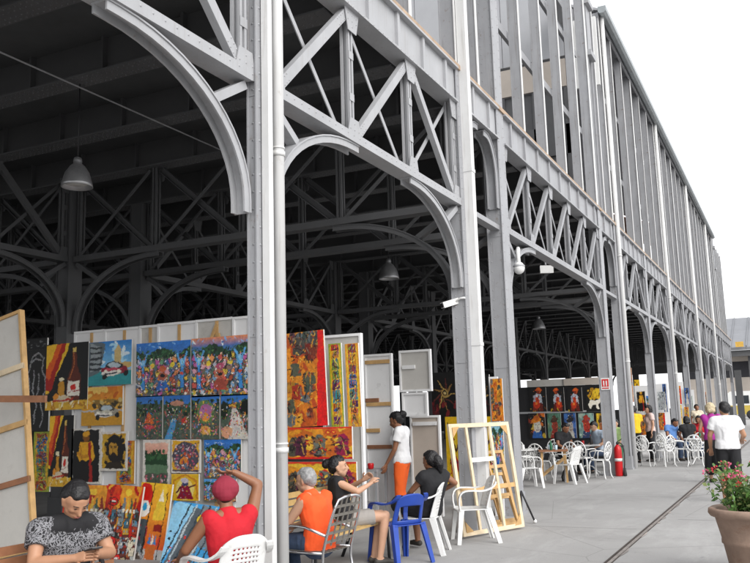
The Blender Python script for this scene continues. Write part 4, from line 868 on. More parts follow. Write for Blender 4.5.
def musician(w, h, sd):
    A = Art(w, h, sd); A.fill('0b0808'); A.dots(9,0,0,1,.16,['b8941c','3a2410','5c3414'],.06,.12,.5); f = 1 if sd % 2 else -1; X = lambda v: .5+f*(v-.5)
    A.poly([(X(.22),.32),(X(.3),.70),(X(.55),.78),(X(.72),.66),(X(.78),.36),(X(.6),.28)],'b4bac6'); A.dots(10,.3,.4,.7,.7,['c8ccd4','8a94a4','d8dce0'],.03,.06)
    A.ell(X(.46),.82,.10,.10,'7a2c10'); A.ell(X(.44),.90,.2,.045,'c8481a'); A.ell(X(.44),.93,.12,.06,'d8601c')
    A.poly([(X(.2),.02),(X(.42),.02),(X(.5),.36),(X(.28),.40)],'5c1c10'); A.poly([(X(.55),.02),(X(.84),.04),(X(.76),.38),(X(.52),.36)],'742410')
    A.ell(X(.60),.30,.20,.17,'b4300e'); A.ell(X(.56),.47,.15,.13,'c43c12'); A.ell(X(.60),.34,.07,.06,'e07a2c'); A.line([(X(.56),.45),(X(.36),.80)],.03,'8a2c10'); A.line([(X(.36),.78),(X(.30),.88)],.04,'b85018'); A.line([(X(.74),.62),(X(.66),.42)],.05,'9aa2b0'); A.line([(X(.28),.62),(X(.38),.66),(X(.42),.7)],.045,'a4acb8'); A.ell(X(.64),.42,.04,.03,'7a2c10')
    A.dots(26,.2,.05,.85,.9,['e08a3c','2a0c08','d8501c','8a2410'],.01,.025); return A.rough(.22)
def whitedog(w, h, sd): return Art(w, h, sd).fill('100c0a').dots(40,.1,.55,.9,.95,['c89a1c','e0b82c','a87814'],.05,.11).poly([(.12,.3),(.3,.52),(.5,.46),(.72,.5),(.9,.62),(.88,.4),(.7,.3),(.74,.12),(.62,.12),(.58,.28),(.36,.28),(.3,.12),(.2,.14)],'e6e0d0').rough(.12)
def facepic(w, h, sd):
    k = sd % 5; A = Art(w, h, sd); A.fill(['171310','4f7460','2d4a7c','6f8c86','c8a01e'][k]); A.dots(24,0,0,1,1,[['c86820','b89a20','2a1c18','7c2c18'],['5a8c70','3a5c4c','6a7c60'],['1c2c50','3c64a0','24385c'],['8caca0','48746c','a0b0a0'],['e0bc2c','a87c14']][k],.06,.16)
    A.poly([(.18,0),(.84,0),(.72,.3),(.3,.3)],['2c5ca0','8a2a20','b8b4ac','2c3c5c','7a4420'][k]); A.ell(.52,.48,.22,.25,['c8c4b8','8c3424','a8a098','a83426','9c5c30'][k],.2); A.ell(.5,.72,.30,.09,['d8801c','3a2a20','1c1c20','8a2c20','3c2c18'][k],.15); A.ell(.5,.80,.17,.12,['b85c18','4a3424','24242a','9c3426','4c3818'][k])
    A.ell(.44,.53,.035,.025,'141210'); A.ell(.61,.55,.035,.025,'141210'); A.line([(.54,.52),(.57,.42),(.52,.41)],.012,'2a1410'); A.line([(.44,.34),(.54,.31),(.64,.35)],.02,'5c1410')
    A.dots(30,.05,.02,.95,.95,['e8e2d8','1c1816','d88a2c','3c5c8c'],.008,.022); return A.rough(.25)
def goldwheel(w, h, sd):
    A = Art(w, h, sd); A.fill('0d0608')
    for k in range(26):
        a = k*.7; A.line([(.5+.12*math.cos(a),.5+.1*math.sin(a)),(.5+(.2+.012*k)*math.cos(a+.7),.5+(.18+.009*k)*math.sin(a+.7))],.014,['8a6a3c','5a2a24','a8884c'][k % 3])
    A.ell(.52,.52,.14,.10,'a08448'); A.ell(.52,.52,.09,.065,'1c0c0c'); A.ell(.52,.52,.05,.036,'c0a870'); A.dots(20,0,0,1,.35,['4a1018','6a1c20'],.04,.1); return A.rough(.2)
def yellowred(w, h, sd):
    A = Art(w, h, sd); A.fill('e0b41c'); r = A.r
    for _ in range(14): x, y = r.rand(), r.rand(); A.poly([(x,y),(x+r.uniform(.05,.3),y+r.uniform(-.1,.1)),(x+r.uniform(0,.2),y+r.uniform(.05,.25))],['b81c14','7c1410','e8c83a','2a1a14','d88a1c'][_ % 5])
    A.ell(.4,.3,.2,.14,'a81a1c'); A.ell(.4,.3,.11,.08,'1d2c5c'); A.line([(.1,.9),(.5,.5),(.9,.8)],.03,'3a1a10'); return A.rough(.15)
EDGE = mat('canvas_edge', (.62,.61,.58), .8, var=.05)
def canvas(label, px, Y, art, group, tilt=0, roll=0, th=.03, edge=EDGE, cat='painting', thick_frame=None):
    a = atY(px[0], px[1], Y); c = atY(px[2], px[3], Y); w, h = c.x-a.x, a.z-c.z
    return canvas_at(label, (a.x, Y, c.z), w, h, art, group, tilt, roll, th, edge, cat)
def canvas_at(label, loc, w, h, art, group, tilt=0, roll=0, th=.03, edge=EDGE, cat='painting', rz=0):
    nw, nh = art.w, art.h
    xs = np.linspace(0, w, nw); zs = np.linspace(0, h, nh)
    vs = [(x, 0, z) for z in zs for x in xs]; fs = [(j*nw+i, j*nw+i+1, (j+1)*nw+i+1, (j+1)*nw+i) for j in range(nh-1) for i in range(nw-1)]
    nf = len(fs); o = len(vs); e = .0015; vs += [(0,e,0),(w,e,0),(w,e,h),(0,e,h),(0,th,0),(w,th,0),(w,th,h),(0,th,h)]
    fs += [(o+4,o+7,o+6,o+5),(o,o+1,o+5,o+4)[::-1],(o+1,o+2,o+6,o+5)[::-1],(o+2,o+3,o+7,o+6)[::-1],(o+3,o,o+4,o+7)[::-1]]
    me = bpy.data.meshes.new('painting'); me.from_pydata(vs, [], fs); me.materials.append(ARTM); me.materials.append(edge)
    me.polygons.foreach_set('material_index', [0]*nf+[1]*5)
    at = me.attributes.new('paint', 'FLOAT_COLOR', 'POINT'); col = np.ones((len(vs), 4)); col[:o, :3] = art.a.reshape(-1, 3); at.data.foreach_set('color', col.ravel())
    ob = link(bpy.data.objects.new('painting', me)); ob.location = loc; ob.rotation_euler = (R(tilt), R(roll), rz)
    return tag(ob, label, cat, group)
GP = 'paintings hung on the white panels'; GL = 'paintings leaning at the foot of the panels'
Y1 = YP-.055
canvas('tiny black picture with grey scribbles at the top left corner', (22,340,47,349), Y1, Art(24,10,5).fill('070707').dots(30,.05,.2,.95,.8,['6a6a6c','2a2a2c'],.02,.05,.4), GP)
canvas('tall black picture of a pale line-drawn figure', (23,351,48,431), Y1, figure_lines(40,100,1), GP)
canvas('large rum bottle picture with a yellow and red blaze on black', (47,345,87,409), Y1-.01, bottle(64,90,2), GP)
canvas('picture of a dark red old car in a blue street', (88,343,131,384), Y1, car(72,64,3,True), GP)
canvas('orange-brown picture of a grey old car', (82,388,122,425), Y1, car(72,64,4,False), GP)
canvas('small dark bottle picture under the large rum bottle picture', (50,416,72,487), Y1, bottle(44,100,5), GP)
canvas('narrow striped orange and black picture, half hidden by the dark bottle', (34,432,49,492), Y1+.01, strip(24,80,3), GP)
canvas('dark picture of a figure in a yellow shirt, white border', (72,429,100,484), Y1, yellowman(48,80,6), GP)
canvas('small ochre portrait of a bearded head, white border', (101,432,127,471), Y1-.01, portrait(48,60,7), GP)
canvas('orange figure strip behind the bearded portrait', (117,441,134,484), Y1, strip(24,60,8), GP)
canvas('wide blue village picture with two blue tree figures, left of the pair', (136.5,344,190.3,395), Y1, naive(92,84,9), GP)
canvas('wide blue village picture under an orange sunset band, right of the pair', (191.5,339,249.5,395), Y1, naive(96,84,10,'3a6fb0','e08a5a'), GP)
canvas('small dark green picture with an orange tent shape', (136.5,396.5,162,439), Y1, hut(48,72,11,0), GP)
canvas('small green picture with a blue stream at the bottom', (163.8,396,190.3,439), Y1, hut(48,72,12,1), GP)
canvas('small picture with a pink and violet flower arch', (191.7,396,219.5,439), Y1, hut(48,72,13,2), GP)
canvas('small picture of a white winding road between dark trees', (221,395,249.5,439), Y1, hut(48,72,14,3), GP)
canvas('white-bordered forest picture under a salmon sky', (143,440,170,491), Y1, forestpic(44,70,15), GP)
canvas('yellow-edged picture of a crowded round tree', (171.5,440,200,473), Y1-.01, treepic(52,56,16), GP)
canvas('blue picture of dark hills and two blue figures behind the raised hand', (204,440,241,478), Y1, naive(60,60,17), GP)
canvas('arched yellow picture of a figure in a wine red robe', (171.5,474,198.5,501), Y1-.05, saint(52,52,18), GP)
canvas('small blue and white village picture under the two blue figures', (204,479,236,502), Y1, naive(48,40,19,'4a90d0'), GP)
canvas('red street collage with lips, standing behind the sitting man', (57,485,101,575), 8.4, street(64,110,20), GL, tilt=-8)
canvas('red and yellow street collage with white edge, right of the phone man', (97,484,131,572), 8.1, street(56,120,21), GL, tilt=-8, roll=3)
canvas('orange street collage with a large white eye and red hat', (131,482,161,566), 8.2, street2(52,110,22), GL, tilt=-8, roll=3)
canvas('blue and grey street picture with a yellow sign, leaning beside the red vest', (160,500,219,570), 7.7, bluestreet(84,90,23), GL, tilt=-14, roll=5)
canvas('pastel flower-dotted picture at the foot of the near column', (236,510,266,580), 7.0, flowers(44,80,24), GL, tilt=-10)
GR = 'orange and yellow pictures right of the near column'
canvas('big orange-brown abstract with a red right edge', (286,334,328,427), 9.3, abstract(80,150,30), GR, roll=-2)
canvas('narrow yellow-green strip of little pictures', (330,344,344.5,427), 9.45, strip(36,130,31), GR, roll=-1.5)
canvas('narrow orange strip of little pictures, right of the yellow-green one', (346.5,344,362,427), 9.45, strip(36,130,34), GR, roll=-1.5)
canvas('yellow picture with four dark mask shapes between red bands', (287,428,352.5,459), 9.3, maskpic(110,56,33), GR)
canvas('lower yellow picture of violet and black masks behind the bench', (287,462,357,497), 9.32, maskpic(110,56,37), GR)
canvas('red and pink strip picture standing beside the riveted column', (490,379,504,421), 13.1, abstract(32,80,35,False), GR)
tag(MB().box(atY(488.5,377,13.2), atY(505.5,520,13.25)).build('painted_slat', BOARD), 'narrow white board behind the pink strip picture', 'board')
canvas('pale blue and red picture low beside the riveted column', (489,422,505,470), 13.12, naive(32,60,36,'8fc4dc'), GR)
GF = 'dim pictures behind the tall stretcher'
canvas('black picture with a golden wheel shape', (431,373,458,416), 14.6, goldwheel(56,80,40), GF)
canvas('dark wine red picture between the second slim column and the riveted one', (476,375,491,416), 14.6, goldwheel(36,64,44), GF)
canvas('yellow and red abstract behind the tall stretcher, left of the pair', (445,417,468,486), 14.55, yellowred(48,100,41), GF)
canvas('yellow and red abstract between the two columns, right of the pair', (469,417,500,486), 14.5, yellowred(56,100,42), GF)
# stand of the café pictures further back: two shelves and a pale top board
YB = 27.0
def stand(xa, xb, y, ztop, lb):
    a = atY(xa, 400, y); c = atY(xb, 400, y); t = thing('picture_stand', lb, 'stand', (a.x, y, 0)); w = c.x-a.x
    MB().box((0,.02,0), (w,.05,ztop)).build('back_board', BLACK, t)
    return t, w
zt = atY(560,386,YB).z; zm = atY(560,412,YB).z; zb = atY(560,439,YB).z
t, w = stand(518, 606, YB, zt, 'black picture stand with pale top boards behind the café tables')
for f0, f1, mt in ((.12,.62,CANVAS),(.55,1.0,BEIGE)): MB().box((w*f0,-.05 if f0 < .5 else -.09,zt), (w*f1,.02 if f0 < .5 else -.051,zt+.22)).build('top_board', mt, t)
MB().box((0,-.04,zm-.03), (w,.019,zm+.03)).build('shelf_board', STEELL, t)
GB = 'pictures on the stand behind the café'
for k, (xa, xb, lb) in enumerate(((529,547,'musician with a guitar on black, leftmost of the upper row'), (549.5,565,'drummer in white and orange on black, second of the upper row'), (567,583,'orange and white double-bass player on black, third of the upper row'))):
    canvas(lb, (xa,388,xb,411.5), YB-.05, musician(44,60,50+k), GB)
canvas('black picture of a white dog under yellow flowers', (585,388,604,411.5), YB-.05, whitedog(48,60,54), GB)
for k, (xa, xb, lb) in enumerate(((528,546,'orange and black grinning face picture, lower row'), (547,562,'green picture of a red-faced clown shape, lower row'), (563.5,577,'blue picture of a white-faced figure, lower row'), (578,595,'pale green picture of a red round face, lower row'), (596,606,'yellow picture at the right end of the lower row'))):
    canvas(lb, (xa,413.5,xb,438), YB-.05, facepic(44,60,k), GB)
# pictures further down the hall seen between the slim columns
GD = 'pictures far down the hall'
for px, Y, art, lb in (((628,368,634,402),31,abstract(20,60,60,False),'dark teal strip picture left of the yellow portrait'), ((636,391,647,412),31,yellowman(32,44,61),'yellow and black portrait between the slim columns'), ((637,415,647,435),31,abstract(28,40,62,False),'brown picture under the yellow portrait'), ((657,392,666,410),33,Art(28,40,63).fill('8f9294').dots(40,0,0,1,1,['c8cacc','4c5054','70767a'],.03,.09).rough(.2),'grey drawing between the slim columns'),
        ((662,384,668,412),34,facepic(20,60,2),'blue and green strip picture far down the hall'), ((675,386,682,404),38,abstract(24,44,65),'red picture far down the hall'), ((676,405,683,424),38,yellowred(24,44,66),'yellow and red picture under the red one'), ((690,396,695,430),44,facepic(20,60,1),'green picture furthest down the hall'), ((634,380,640,390),33,yellowred(20,20,69),'small yellow picture high between the slim columns')):
    canvas(lb, px, Y, art, GD)
for px, Y, art, lb in (((684,388,690,404),38.2,facepic(24,40,2),'blue picture beside the red picture far down the hall'), ((684,407,690,424),38.2,strip(20,40,72),'yellow strip picture below the blue one far down the hall'), ((657,413,666,430),34.2,abstract(28,40,73),'orange abstract under the grey drawing'), ((645.5,396,651,412),31.2,naive(20,36,74),'small blue village picture right of the yellow portrait'), ((697,390,702,412),48,yellowred(20,40,75),'yellow picture beyond the green one'), ((703,392,708,416),53,facepic(20,40,0),'dark picture at the very end of the hall'), ((691,433,697,442),44.1,strip(16,20,76),'small bright picture under the green one')):
    canvas(lb, px, Y, art, GD)
for px, Y, lb in (((634,386,652,440),31.3,'tall white board carrying the yellow portrait'), ((655,384,672,440),34.3,'white board carrying the grey drawing'), ((673,382,688,440),38.3,'white board carrying the red picture'), ((686,390,698,440),44.3,'white board furthest down the hall')):
    a = atY(px[0], px[1], Y); c = atY(px[2], px[3], Y); t = thing('picture_screen', lb, 'screen', (a.x, Y, 0), 0, 'white boards far down the hall')
    MB().box((0,0,0), (c.x-a.x,.05,a.z)).build('panel', BOARD, t)
# ---------------------------------------------------------------- people
SKIN1 = mat('tan_skin', (.42,.22,.13), .5, var=.08, scale=6); SKIN2 = mat('brown_skin', (.24,.105,.055), .45, var=.1, scale=6); SKIN3 = mat('pale_skin', (.50,.29,.19), .5, var=.08, scale=6)
HAIRB = mat('black_hair', (.012,.011,.012), .45, var=.4, scale=30, bump=.6, bscale=70); HAIRG = mat('grey_hair', (.26,.26,.26), .6, var=.4, scale=30, bump=.6, bscale=70); HAIRY = mat('blond_hair', (.52,.43,.28), .6, var=.3, scale=30, bump=.5, bscale=60)
REDV = mat('red_cotton', (.46,.010,.02), .85, var=.12, scale=5, bump=.4, bscale=18); CAPR = mat('red_cap_cloth', (.24,.02,.04), .85, var=.1, bump=.2, bscale=200); ORV = mat('orange_cotton', (.85,.10,.02), .85, var=.08, scale=5, bump=.4, bscale=18); ORT = mat('orange_trousers', (.85,.13,.02), .85, var=.08, bump=.35, bscale=18)
WHT = mat('white_cotton', (.78,.78,.79), .85, var=.04, bump=.45, bscale=16); BLK = mat('black_cotton', (.015,.015,.017), .85, var=.2, bump=.4, bscale=18); DEN = mat('dark_denim', (.035,.055,.10), .9, var=.3, scale=14, bump=.2, bscale=120); GRY = mat('grey_shorts', (.30,.28,.26), .9, var=.1, bump=.3, bscale=30); PUR = mat('purple_cotton', (.33,.025,.24), .8, var=.1, bump=.3, bscale=20); YEL = mat('yellow_cotton', (.7,.45,.02), .85, var=.1); BLU = mat('blue_cotton', (.10,.22,.5), .85, var=.1); GRN = mat('light_green_cotton', (.35,.5,.2), .85); KHA = mat('pale_khaki', (.50,.45,.38), .9, var=.1, bump=.3, bscale=25)
EYEM = mat('dark_eye', (.015,.012,.01), .2); LIPM = mat('lip', (.30,.10,.08), .5); SHOE = mat('shoe', (.05,.045,.04), .6); SOLE = mat('sandal', (.2,.12,.07), .7)
PRINT = mat('black_shirt_grey_print', (.016,.016,.018), .85, bump=.4, bscale=18)
_t = PRINT.node_tree; _b = _t.nodes['Principled BSDF']; _tc = _t.nodes['Texture Coordinate']; _l = _b.inputs['Base Color'].links[0].from_socket
_v = _t.nodes.new('ShaderNodeTexVoronoi'); _v.inputs['Scale'].default_value = 36; _v.feature = 'DISTANCE_TO_EDGE'
_d = _t.nodes.new('ShaderNodeTexNoise'); _d.inputs['Scale'].default_value = 14; _d.inputs['Distortion'].default_value = .8
_x = _t.nodes.new('ShaderNodeMixRGB'); _x.blend_type = 'ADD'; _x.inputs[0].default_value = .16
_t.links.new(_tc.outputs['Object'], _x.inputs[1]); _t.links.new(_tc.outputs['Object'], _d.inputs['Vector']); _t.links.new(_d.outputs['Color'], _x.inputs[2]); _t.links.new(_x.outputs[0], _v.inputs['Vector'])
_m = _t.nodes.new('ShaderNodeMath'); _m.operation = 'LESS_THAN'; _m.inputs[1].default_value = .12; _t.links.new(_v.outputs['Distance'], _m.inputs[0])
_s = _t.nodes.new('ShaderNodeSeparateXYZ'); _t.links.new(_tc.outputs['Object'], _s.inputs[0])
_q = _t.nodes.new('ShaderNodeTexNoise'); _q.inputs['Scale'].default_value = 26; _t.links.new(_tc.outputs['Object'], _q.inputs['Vector'])
_w = _t.nodes.new('ShaderNodeMath'); _w.operation = 'MULTIPLY_ADD'; _w.inputs[1].default_value = .14; _w.inputs[2].default_value = -.07; _t.links.new(_q.outputs['Fac'], _w.inputs[0])
_zz = _t.nodes.new('ShaderNodeMath'); _zz.operation = 'ADD'; _t.links.new(_s.outputs['Z'], _zz.inputs[0]); _t.links.new(_w.outputs[0], _zz.inputs[1])
_xx = _t.nodes.new('ShaderNodeMath'); _xx.operation = 'ADD'; _t.links.new(_w.outputs[0], _xx.inputs[1])
_ab = _t.nodes.new('ShaderNodeMath'); _ab.operation = 'ABSOLUTE'; _t.links.new(_s.outputs['X'], _ab.inputs[0]); _t.links.new(_ab.outputs[0], _xx.inputs[0])
_g = _t.nodes.new('ShaderNodeMath'); _g.operation = 'GREATER_THAN'; _g.inputs[1].default_value = .15; _t.links.new(_xx.outputs[0], _g.inputs[0])   # printed sleeves
_f = _t.nodes.new('ShaderNodeMath'); _f.operation = 'COMPARE'; _f.inputs[1].default_value = .86; _f.inputs[2].default_value = .085; _t.links.new(_zz.outputs[0], _f.inputs[0])   # printed chest band
_o = _t.nodes.new('ShaderNodeMath'); _o.operation = 'MAXIMUM'; _t.links.new(_g.outputs[0], _o.inputs[0]); _t.links.new(_f.outputs[0], _o.inputs[1])
_k = _t.nodes.new('ShaderNodeMath'); _k.operation = 'MULTIPLY'; _t.links.new(_m.outputs[0], _k.inputs[0]); _t.links.new(_o.outputs[0], _k.inputs[1])
_y = _t.nodes.new('ShaderNodeMixRGB'); _y.inputs[2].default_value = (.22,.22,.235,1); _t.links.new(_k.outputs[0], _y.inputs[0]); _t.links.new(_l, _y.inputs[1]); _t.links.new(_y.outputs[0], _b.inputs['Base Color'])

def fuse(name, segs, mt, parent, vox, smooth=5, extra=None):
    """one continuous skin over tapered limbs"""
    b = MB()
    for sg in segs:
        p, r, q, s = sg[:4]; fl = sg[4] if len(sg) > 4 else ''; p, q = Vector(p), Vector(q)
        if (q-p).length > 1e-4: b.tube([p, q], [r, s], 14)
        if 'p' not in fl: b.ball(p, r, 12)          # 'p' / 'q': that end is cut off straight, as a hem or cuff
        if 'q' not in fl: b.ball(q, s, 12)
    o = b.build(name, mt, parent)
    m = o.modifiers.new('r', 'REMESH'); m.mode = 'VOXEL'; m.voxel_size = vox; m.use_smooth_shade = True
    if smooth: s = o.modifiers.new('s', 'SMOOTH'); s.factor = .5; s.iterations = smooth
    dg = bpy.context.evaluated_depsgraph_get(); me = bpy.data.meshes.new_from_object(o.evaluated_get(dg)); o.modifiers.clear(); o.data = me
    if not me.materials: me.materials.append(mt)
    if extra:
        bm = bmesh.new(); bm.from_mesh(me); tmp = bpy.data.meshes.new('x'); tmp.from_pydata(extra.v, [], extra.f); tmp.polygons.foreach_set('use_smooth', [True]*len(extra.f)); bm.from_mesh(tmp); bmesh.ops.recalc_face_normals(bm, faces=bm.faces[:]); bm.to_mesh(me); bm.free()
    return o
def folds(o):                                  # creases that hang and pull in the cloth
    me = o.data; n = len(me.vertices); co = np.empty(n*3); no = np.empty(n*3); me.vertices.foreach_get('co', co); me.vertices.foreach_get('normal', no); co = co.reshape(-1, 3); no = no.reshape(-1, 3); rs = np.random.RandomState(n % 997)
    def wav(k, f):
        a = 0
        for _ in range(k): d = rs.normal(size=3)*f; a = a+np.sin(co @ d+rs.uniform(0, 6.28))
        return a/math.sqrt(k)
    a = wav(6, np.array([11, 11, 7])); q = np.clip(1-np.abs(wav(5, np.array([17, 17, 8])))*1.3, 0, 1)
    me.vertices.foreach_set('co', (co+no*(a*.003+q**2*.006-.001)[:, None]).ravel()); me.update()
    return o
STAND = dict(pel=(0,0,.93), wai=(0,0,1.09), che=(0,.005,1.28), nek=(0,-.015,1.43), hea=(0,.02,1.57), hipL=(-.09,0,.90), hipR=(.09,0,.90), kneL=(-.10,.03,.50), kneR=(.10,.03,.50), ankL=(-.10,-.01,.08), ankR=(.10,-.01,.08), shL=(-.175,-.01,1.38), shR=(.175,-.01,1.38), elL=(-.225,-.03,1.11), elR=(.225,-.03,1.11), wrL=(-.23,.05,.87), wrR=(.23,.05,.87))
SIT = dict(pel=(0,0,.54), wai=(0,-.02,.71), che=(0,-.03,.92), nek=(0,-.02,1.07), hea=(0,.03,1.20), hipL=(-.09,0,.52), hipR=(.09,0,.52), kneL=(-.13,.42,.51), kneR=(.13,.42,.51), ankL=(-.13,.38,.08), ankR=(.13,.38,.08), shL=(-.18,-.03,1.01), shR=(.18,-.03,1.01), elL=(-.24,.04,.76), elR=(.24,.04,.76), wrL=(-.14,.27,.64), wrR=(.14,.27,.64))
def person(label, loc, yaw, base, J, skin, hair, hairstyle, top, bottom, sleeve=.5, leg=1.0, hyaw=0, hpitch=0, vox=.011, bulk=1.0, female=False, shoes=SHOE, cap=None, group=None, neckline=.0, hands=((0,0,-1),(0,0,-1)), skirt=None, toe=(0,1,0), sc=1.0):
    P = {k: Vector(v) for k, v in {**base, **J}.items()}; t = thing('person', label, 'person', loc, yaw, group); t.scale = (sc,)*3
    L = lambda a, b, f: P[a].lerp(P[b], f); B = bulk; sw = .85 if female else 1
    ax = (P['shR']-P['shL']).normalized(); hx = (P['hipR']-P['hipL']).normalized()
    def torso(g):
        s = [(P['pel'], .112*B+g, P['wai'], (.088 if female else .105)*B+g), (P['wai'], (.088 if female else .105)*B+g, P['che'], .118*B*sw+g), (P['che'], .115*B*sw+g, P['nek']-Vector((0,0,.04)), .075+g)]
        for k, h in ((-1, 'hipL'), (1, 'hipR')):
            a = P['pel']+hx*k*.065; w = P['wai']+(ax*k*(.045 if female else .065)); c = P['che']+ax*k*.085
            s += [(a, .105*B+g, w, .085*B+g), (w, .085*B+g, c, .098*B*sw+g), (c, .095*B*sw+g, P['shL' if k < 0 else 'shR']-ax*k*.03, .066+g), (P['nek']-Vector((0,0,.03)), .055+g, P['shL' if k < 0 else 'shR'], .055+g)]
            if female: s.append((P['che']+ax*k*.07+Vector((0,.075,-.03)), .062+g, P['che']+ax*k*.07+Vector((0,.06,0)), .06+g))
        return s
    def arm(S, g=0, f=1.0):
        sh, el, wr = P['sh'+S], P['el'+S], P['wr'+S]; a = .90 if female else 1.06
        if f <= 1 and g: e = sh.lerp(el, f); return [(sh, .057*a+g, e, (.057-.008*f)*a+g, 'q')]
        fm = el.lerp(wr, .3); return [(sh, .057*a, sh.lerp(el,.45), .050*a), (sh.lerp(el,.45), .050*a, el, .041*a), (el, .040*a, fm, .040*a), (fm, .040*a, wr, .027*a)]
    def lg(S, g=0, f=2.0):
        h, k, a = P['hip'+S], P['kne'+S], P['ank'+S]; cf = k.lerp(a, .32)
        full = [(h, .090*B, k, .058), (k, .056, cf, .057), (cf, .057, a, .038)]
        if not g: return full
        if f <= 1: e = h.lerp(k, f); return [(h, .092*B+g, e, .09*B+(.066-.09*B)*f+g, 'q')]
        e = k.lerp(a, f-1); return [(h, .092*B+g, k, .062+g), (k, .06+g, e, .056+g, 'q')]
    # head in its own frame
    Hm = Matrix.Translation(P['hea']) @ Euler((R(-hpitch), 0, R(hyaw)), 'XYZ').to_matrix().to_4x4(); H = lambda x, y, z: Hm @ Vector((x, y, z))
    hs = [(H(0,-.025,.035), .088, H(0,.015,.035), .080), (H(-.015,-.03,.03),.08,H(.015,-.03,.03),.08), (H(0,.01,0), .075, H(0,.035,-.055), .055), (H(0,.05,-.085), .030, H(0,.06,-.08), .027), (H(-.03,.02,-.05),.04,H(.03,.02,-.05),.04),
          (H(0,.095,.015), .010, H(0,.115,-.022), .014), (H(0,.115,-.022),.014,H(0,.1,-.03),.013), (H(-.03,.083,.03), .014, H(.03,.083,.03), .014), (H(-.013,.092,-.055),.011,H(.013,.092,-.055),.011), (H(-.035,.066,-.01),.024,H(-.04,.05,-.02),.024), (H(.035,.066,-.01),.024,H(.04,.05,-.02),.024)]
    for k in (-1, 1): hs += [(H(k*.084,-.005,.015), .014, H(k*.080,.0,-.03), .011), (H(k*.09,-.014,.02),.011,H(k*.088,-.012,-.01),.010)]
    segs = torso(0)+[(P['nek']-Vector((0,0,.03)), .060 if not female else .05, H(0,-.02,-.03), .054 if not female else .045)]+hs
    ex = MB()
    for S in 'LR':
        segs += arm(S)+lg(S); a = P['ank'+S]; td = Vector(toe)
        if a.z < .2: segs += [(a-td*.03-Vector((0,0,.035)), .036, a+td*.08-Vector((0,0,.04)), .034), (a+td*.08-Vector((0,0,.04)), .034, a+td*.15-Vector((0,0,.05)), .024)]
        # hand: palm, five fingers, thumb
        w, d = P['wr'+S], Vector(hands[0 if S == 'L' else 1]).normalized(); fa = (P['wr'+S]-P['el'+S]).normalized(); k = -1 if S == 'L' else 1
        sd = d.cross(fa.cross(d) if fa.cross(d).length > .1 else Vector((0,1,0)))
        sd = (ax*.0+ (fa.cross(d) if fa.cross(d).length > .2 else Vector((0,-k*1.0,0)).cross(d))); sd.normalize(); nrm = d.cross(sd).normalized()
        kn = w+d*.085
        for c in (-.024,-.008,.008,.024): segs.append((w+d*.015+sd*c*.7, .018, kn+sd*c*1.1, .013))
        for c, l in ((-.030,.062),(-.010,.075),(.010,.078),(.030,.068)):
            b0 = kn+sd*c; b1 = b0+d*l*.5+nrm*.006; b2 = b1+(d*.75+nrm*.65).normalized()*l*.5; ex.tube([b0-d*.01, b0, b1, b2, b2+(d*.5+nrm*.6)*.012], [.0095,.0098,.0092,.008,.004], 7)
        th0 = w+d*.03+sd*.028; th1 = th0+(d*.6+sd*.8).normalized()*.035; ex.tube([th0, th1, th1+(d*.9+sd*.3+nrm*.3).normalized()*.032, th1+(d*.9+sd*.2+nrm*.4).normalized()*.042], [.012,.011,.0095,.005], 7)
    fuse('body', segs, skin, t, vox, 4, ex)
    for k in (-1, 1):
        MB().ball(H(k*.031,.086,.012), (.010,.008,.005), 10).build('eye', EYEM, t)
        MB().tube([H(k*.014,.095,.033),H(k*.032,.094,.038),H(k*.05,.079,.033)], [.002,.0035,.002], 5).build('eyebrow', hair, t)
    MB().tube([H(-.022,.094,-.055),H(0,.104,-.054),H(.022,.094,-.055)], [.003,.006,.003], 6).build('lips', LIPM, t)
    # clothes
    g = .021 if sleeve == 0 else (.028 if female else .026)
    ts = torso(g)
    up_ = (P['wai']-P['pel']).normalized(); hem = P['pel']-up_*(.02 if female else .05)
    ts = [tuple(sg[:4])+('p',) if k in (0, 3, 3+(6 if female else 5)) or (k > 2 and sg[1] == .105*B+g) else sg for k, sg in enumerate(ts)]
    for k_ in (-.055, 0, .055): ts.append((hem+hx*k_, .112*B+g, P['pel']+hx*k_+up_*.04, .110*B+g, 'p'))
    if sleeve > 0:
        for S in 'LR': ts += arm(S, g, min(sleeve, 1))
    else:
        ts = [s for s in ts if s[3] != .055+g]
        for k, S in ((-1,'L'),(1,'R')): ts += [(P['nek']-Vector((0,0,.035))+ax*k*.055, .044, L('nek','sh'+S,.6)-Vector((0,0,.03)), .046)]
    o = folds(fuse('shirt', ts, top, t, vox*1.05, 4))
    if skirt: o = fuse('skirt', [(P['pel']+hx*k*.06, .118*B, P['kneL' if k < 0 else 'kneR'].lerp(P['ankL' if k < 0 else 'ankR'], skirt), .125) for k in (-1,1)]+[(P['pel'], .12*B, (P['kneL']+P['kneR'])/2, .12)], bottom, t, vox*1.1, 6)
    else:
        bs = [(P['pel']+hx*k*.065, .105*B+.016, P['pel']+hx*k*.062+(P['wai']-P['pel'])*.25, .10*B+.014) for k in (-1,1)]+[(P['pel'], .112*B+.016, P['pel'], .112*B+.016)]
        for S in 'LR': bs += lg(S, .016, leg)
        folds(fuse('trousers', bs, bottom, t, vox*1.1, 4))
    for S in 'LR':
        a = P['ank'+S]; td = Vector(toe)
        if shoes and a.z < .2: fuse('shoe', [(a-td*.035-Vector((0,0,.04)), .041, a+td*.08-Vector((0,0,.042)), .038), (a+td*.08-Vector((0,0,.042)), .038, a+td*.16-Vector((0,0,.052)), .028)], shoes, t, .012, 2)
    # hair
    hr = [(H(0,-.035,.055), .090, H(0,-.002,.075), .074), (H(-.03,-.045,.03), .075, H(.03,-.045,.03), .075), (H(0,-.06,-.01), .066, H(0,-.05,.02), .075)]
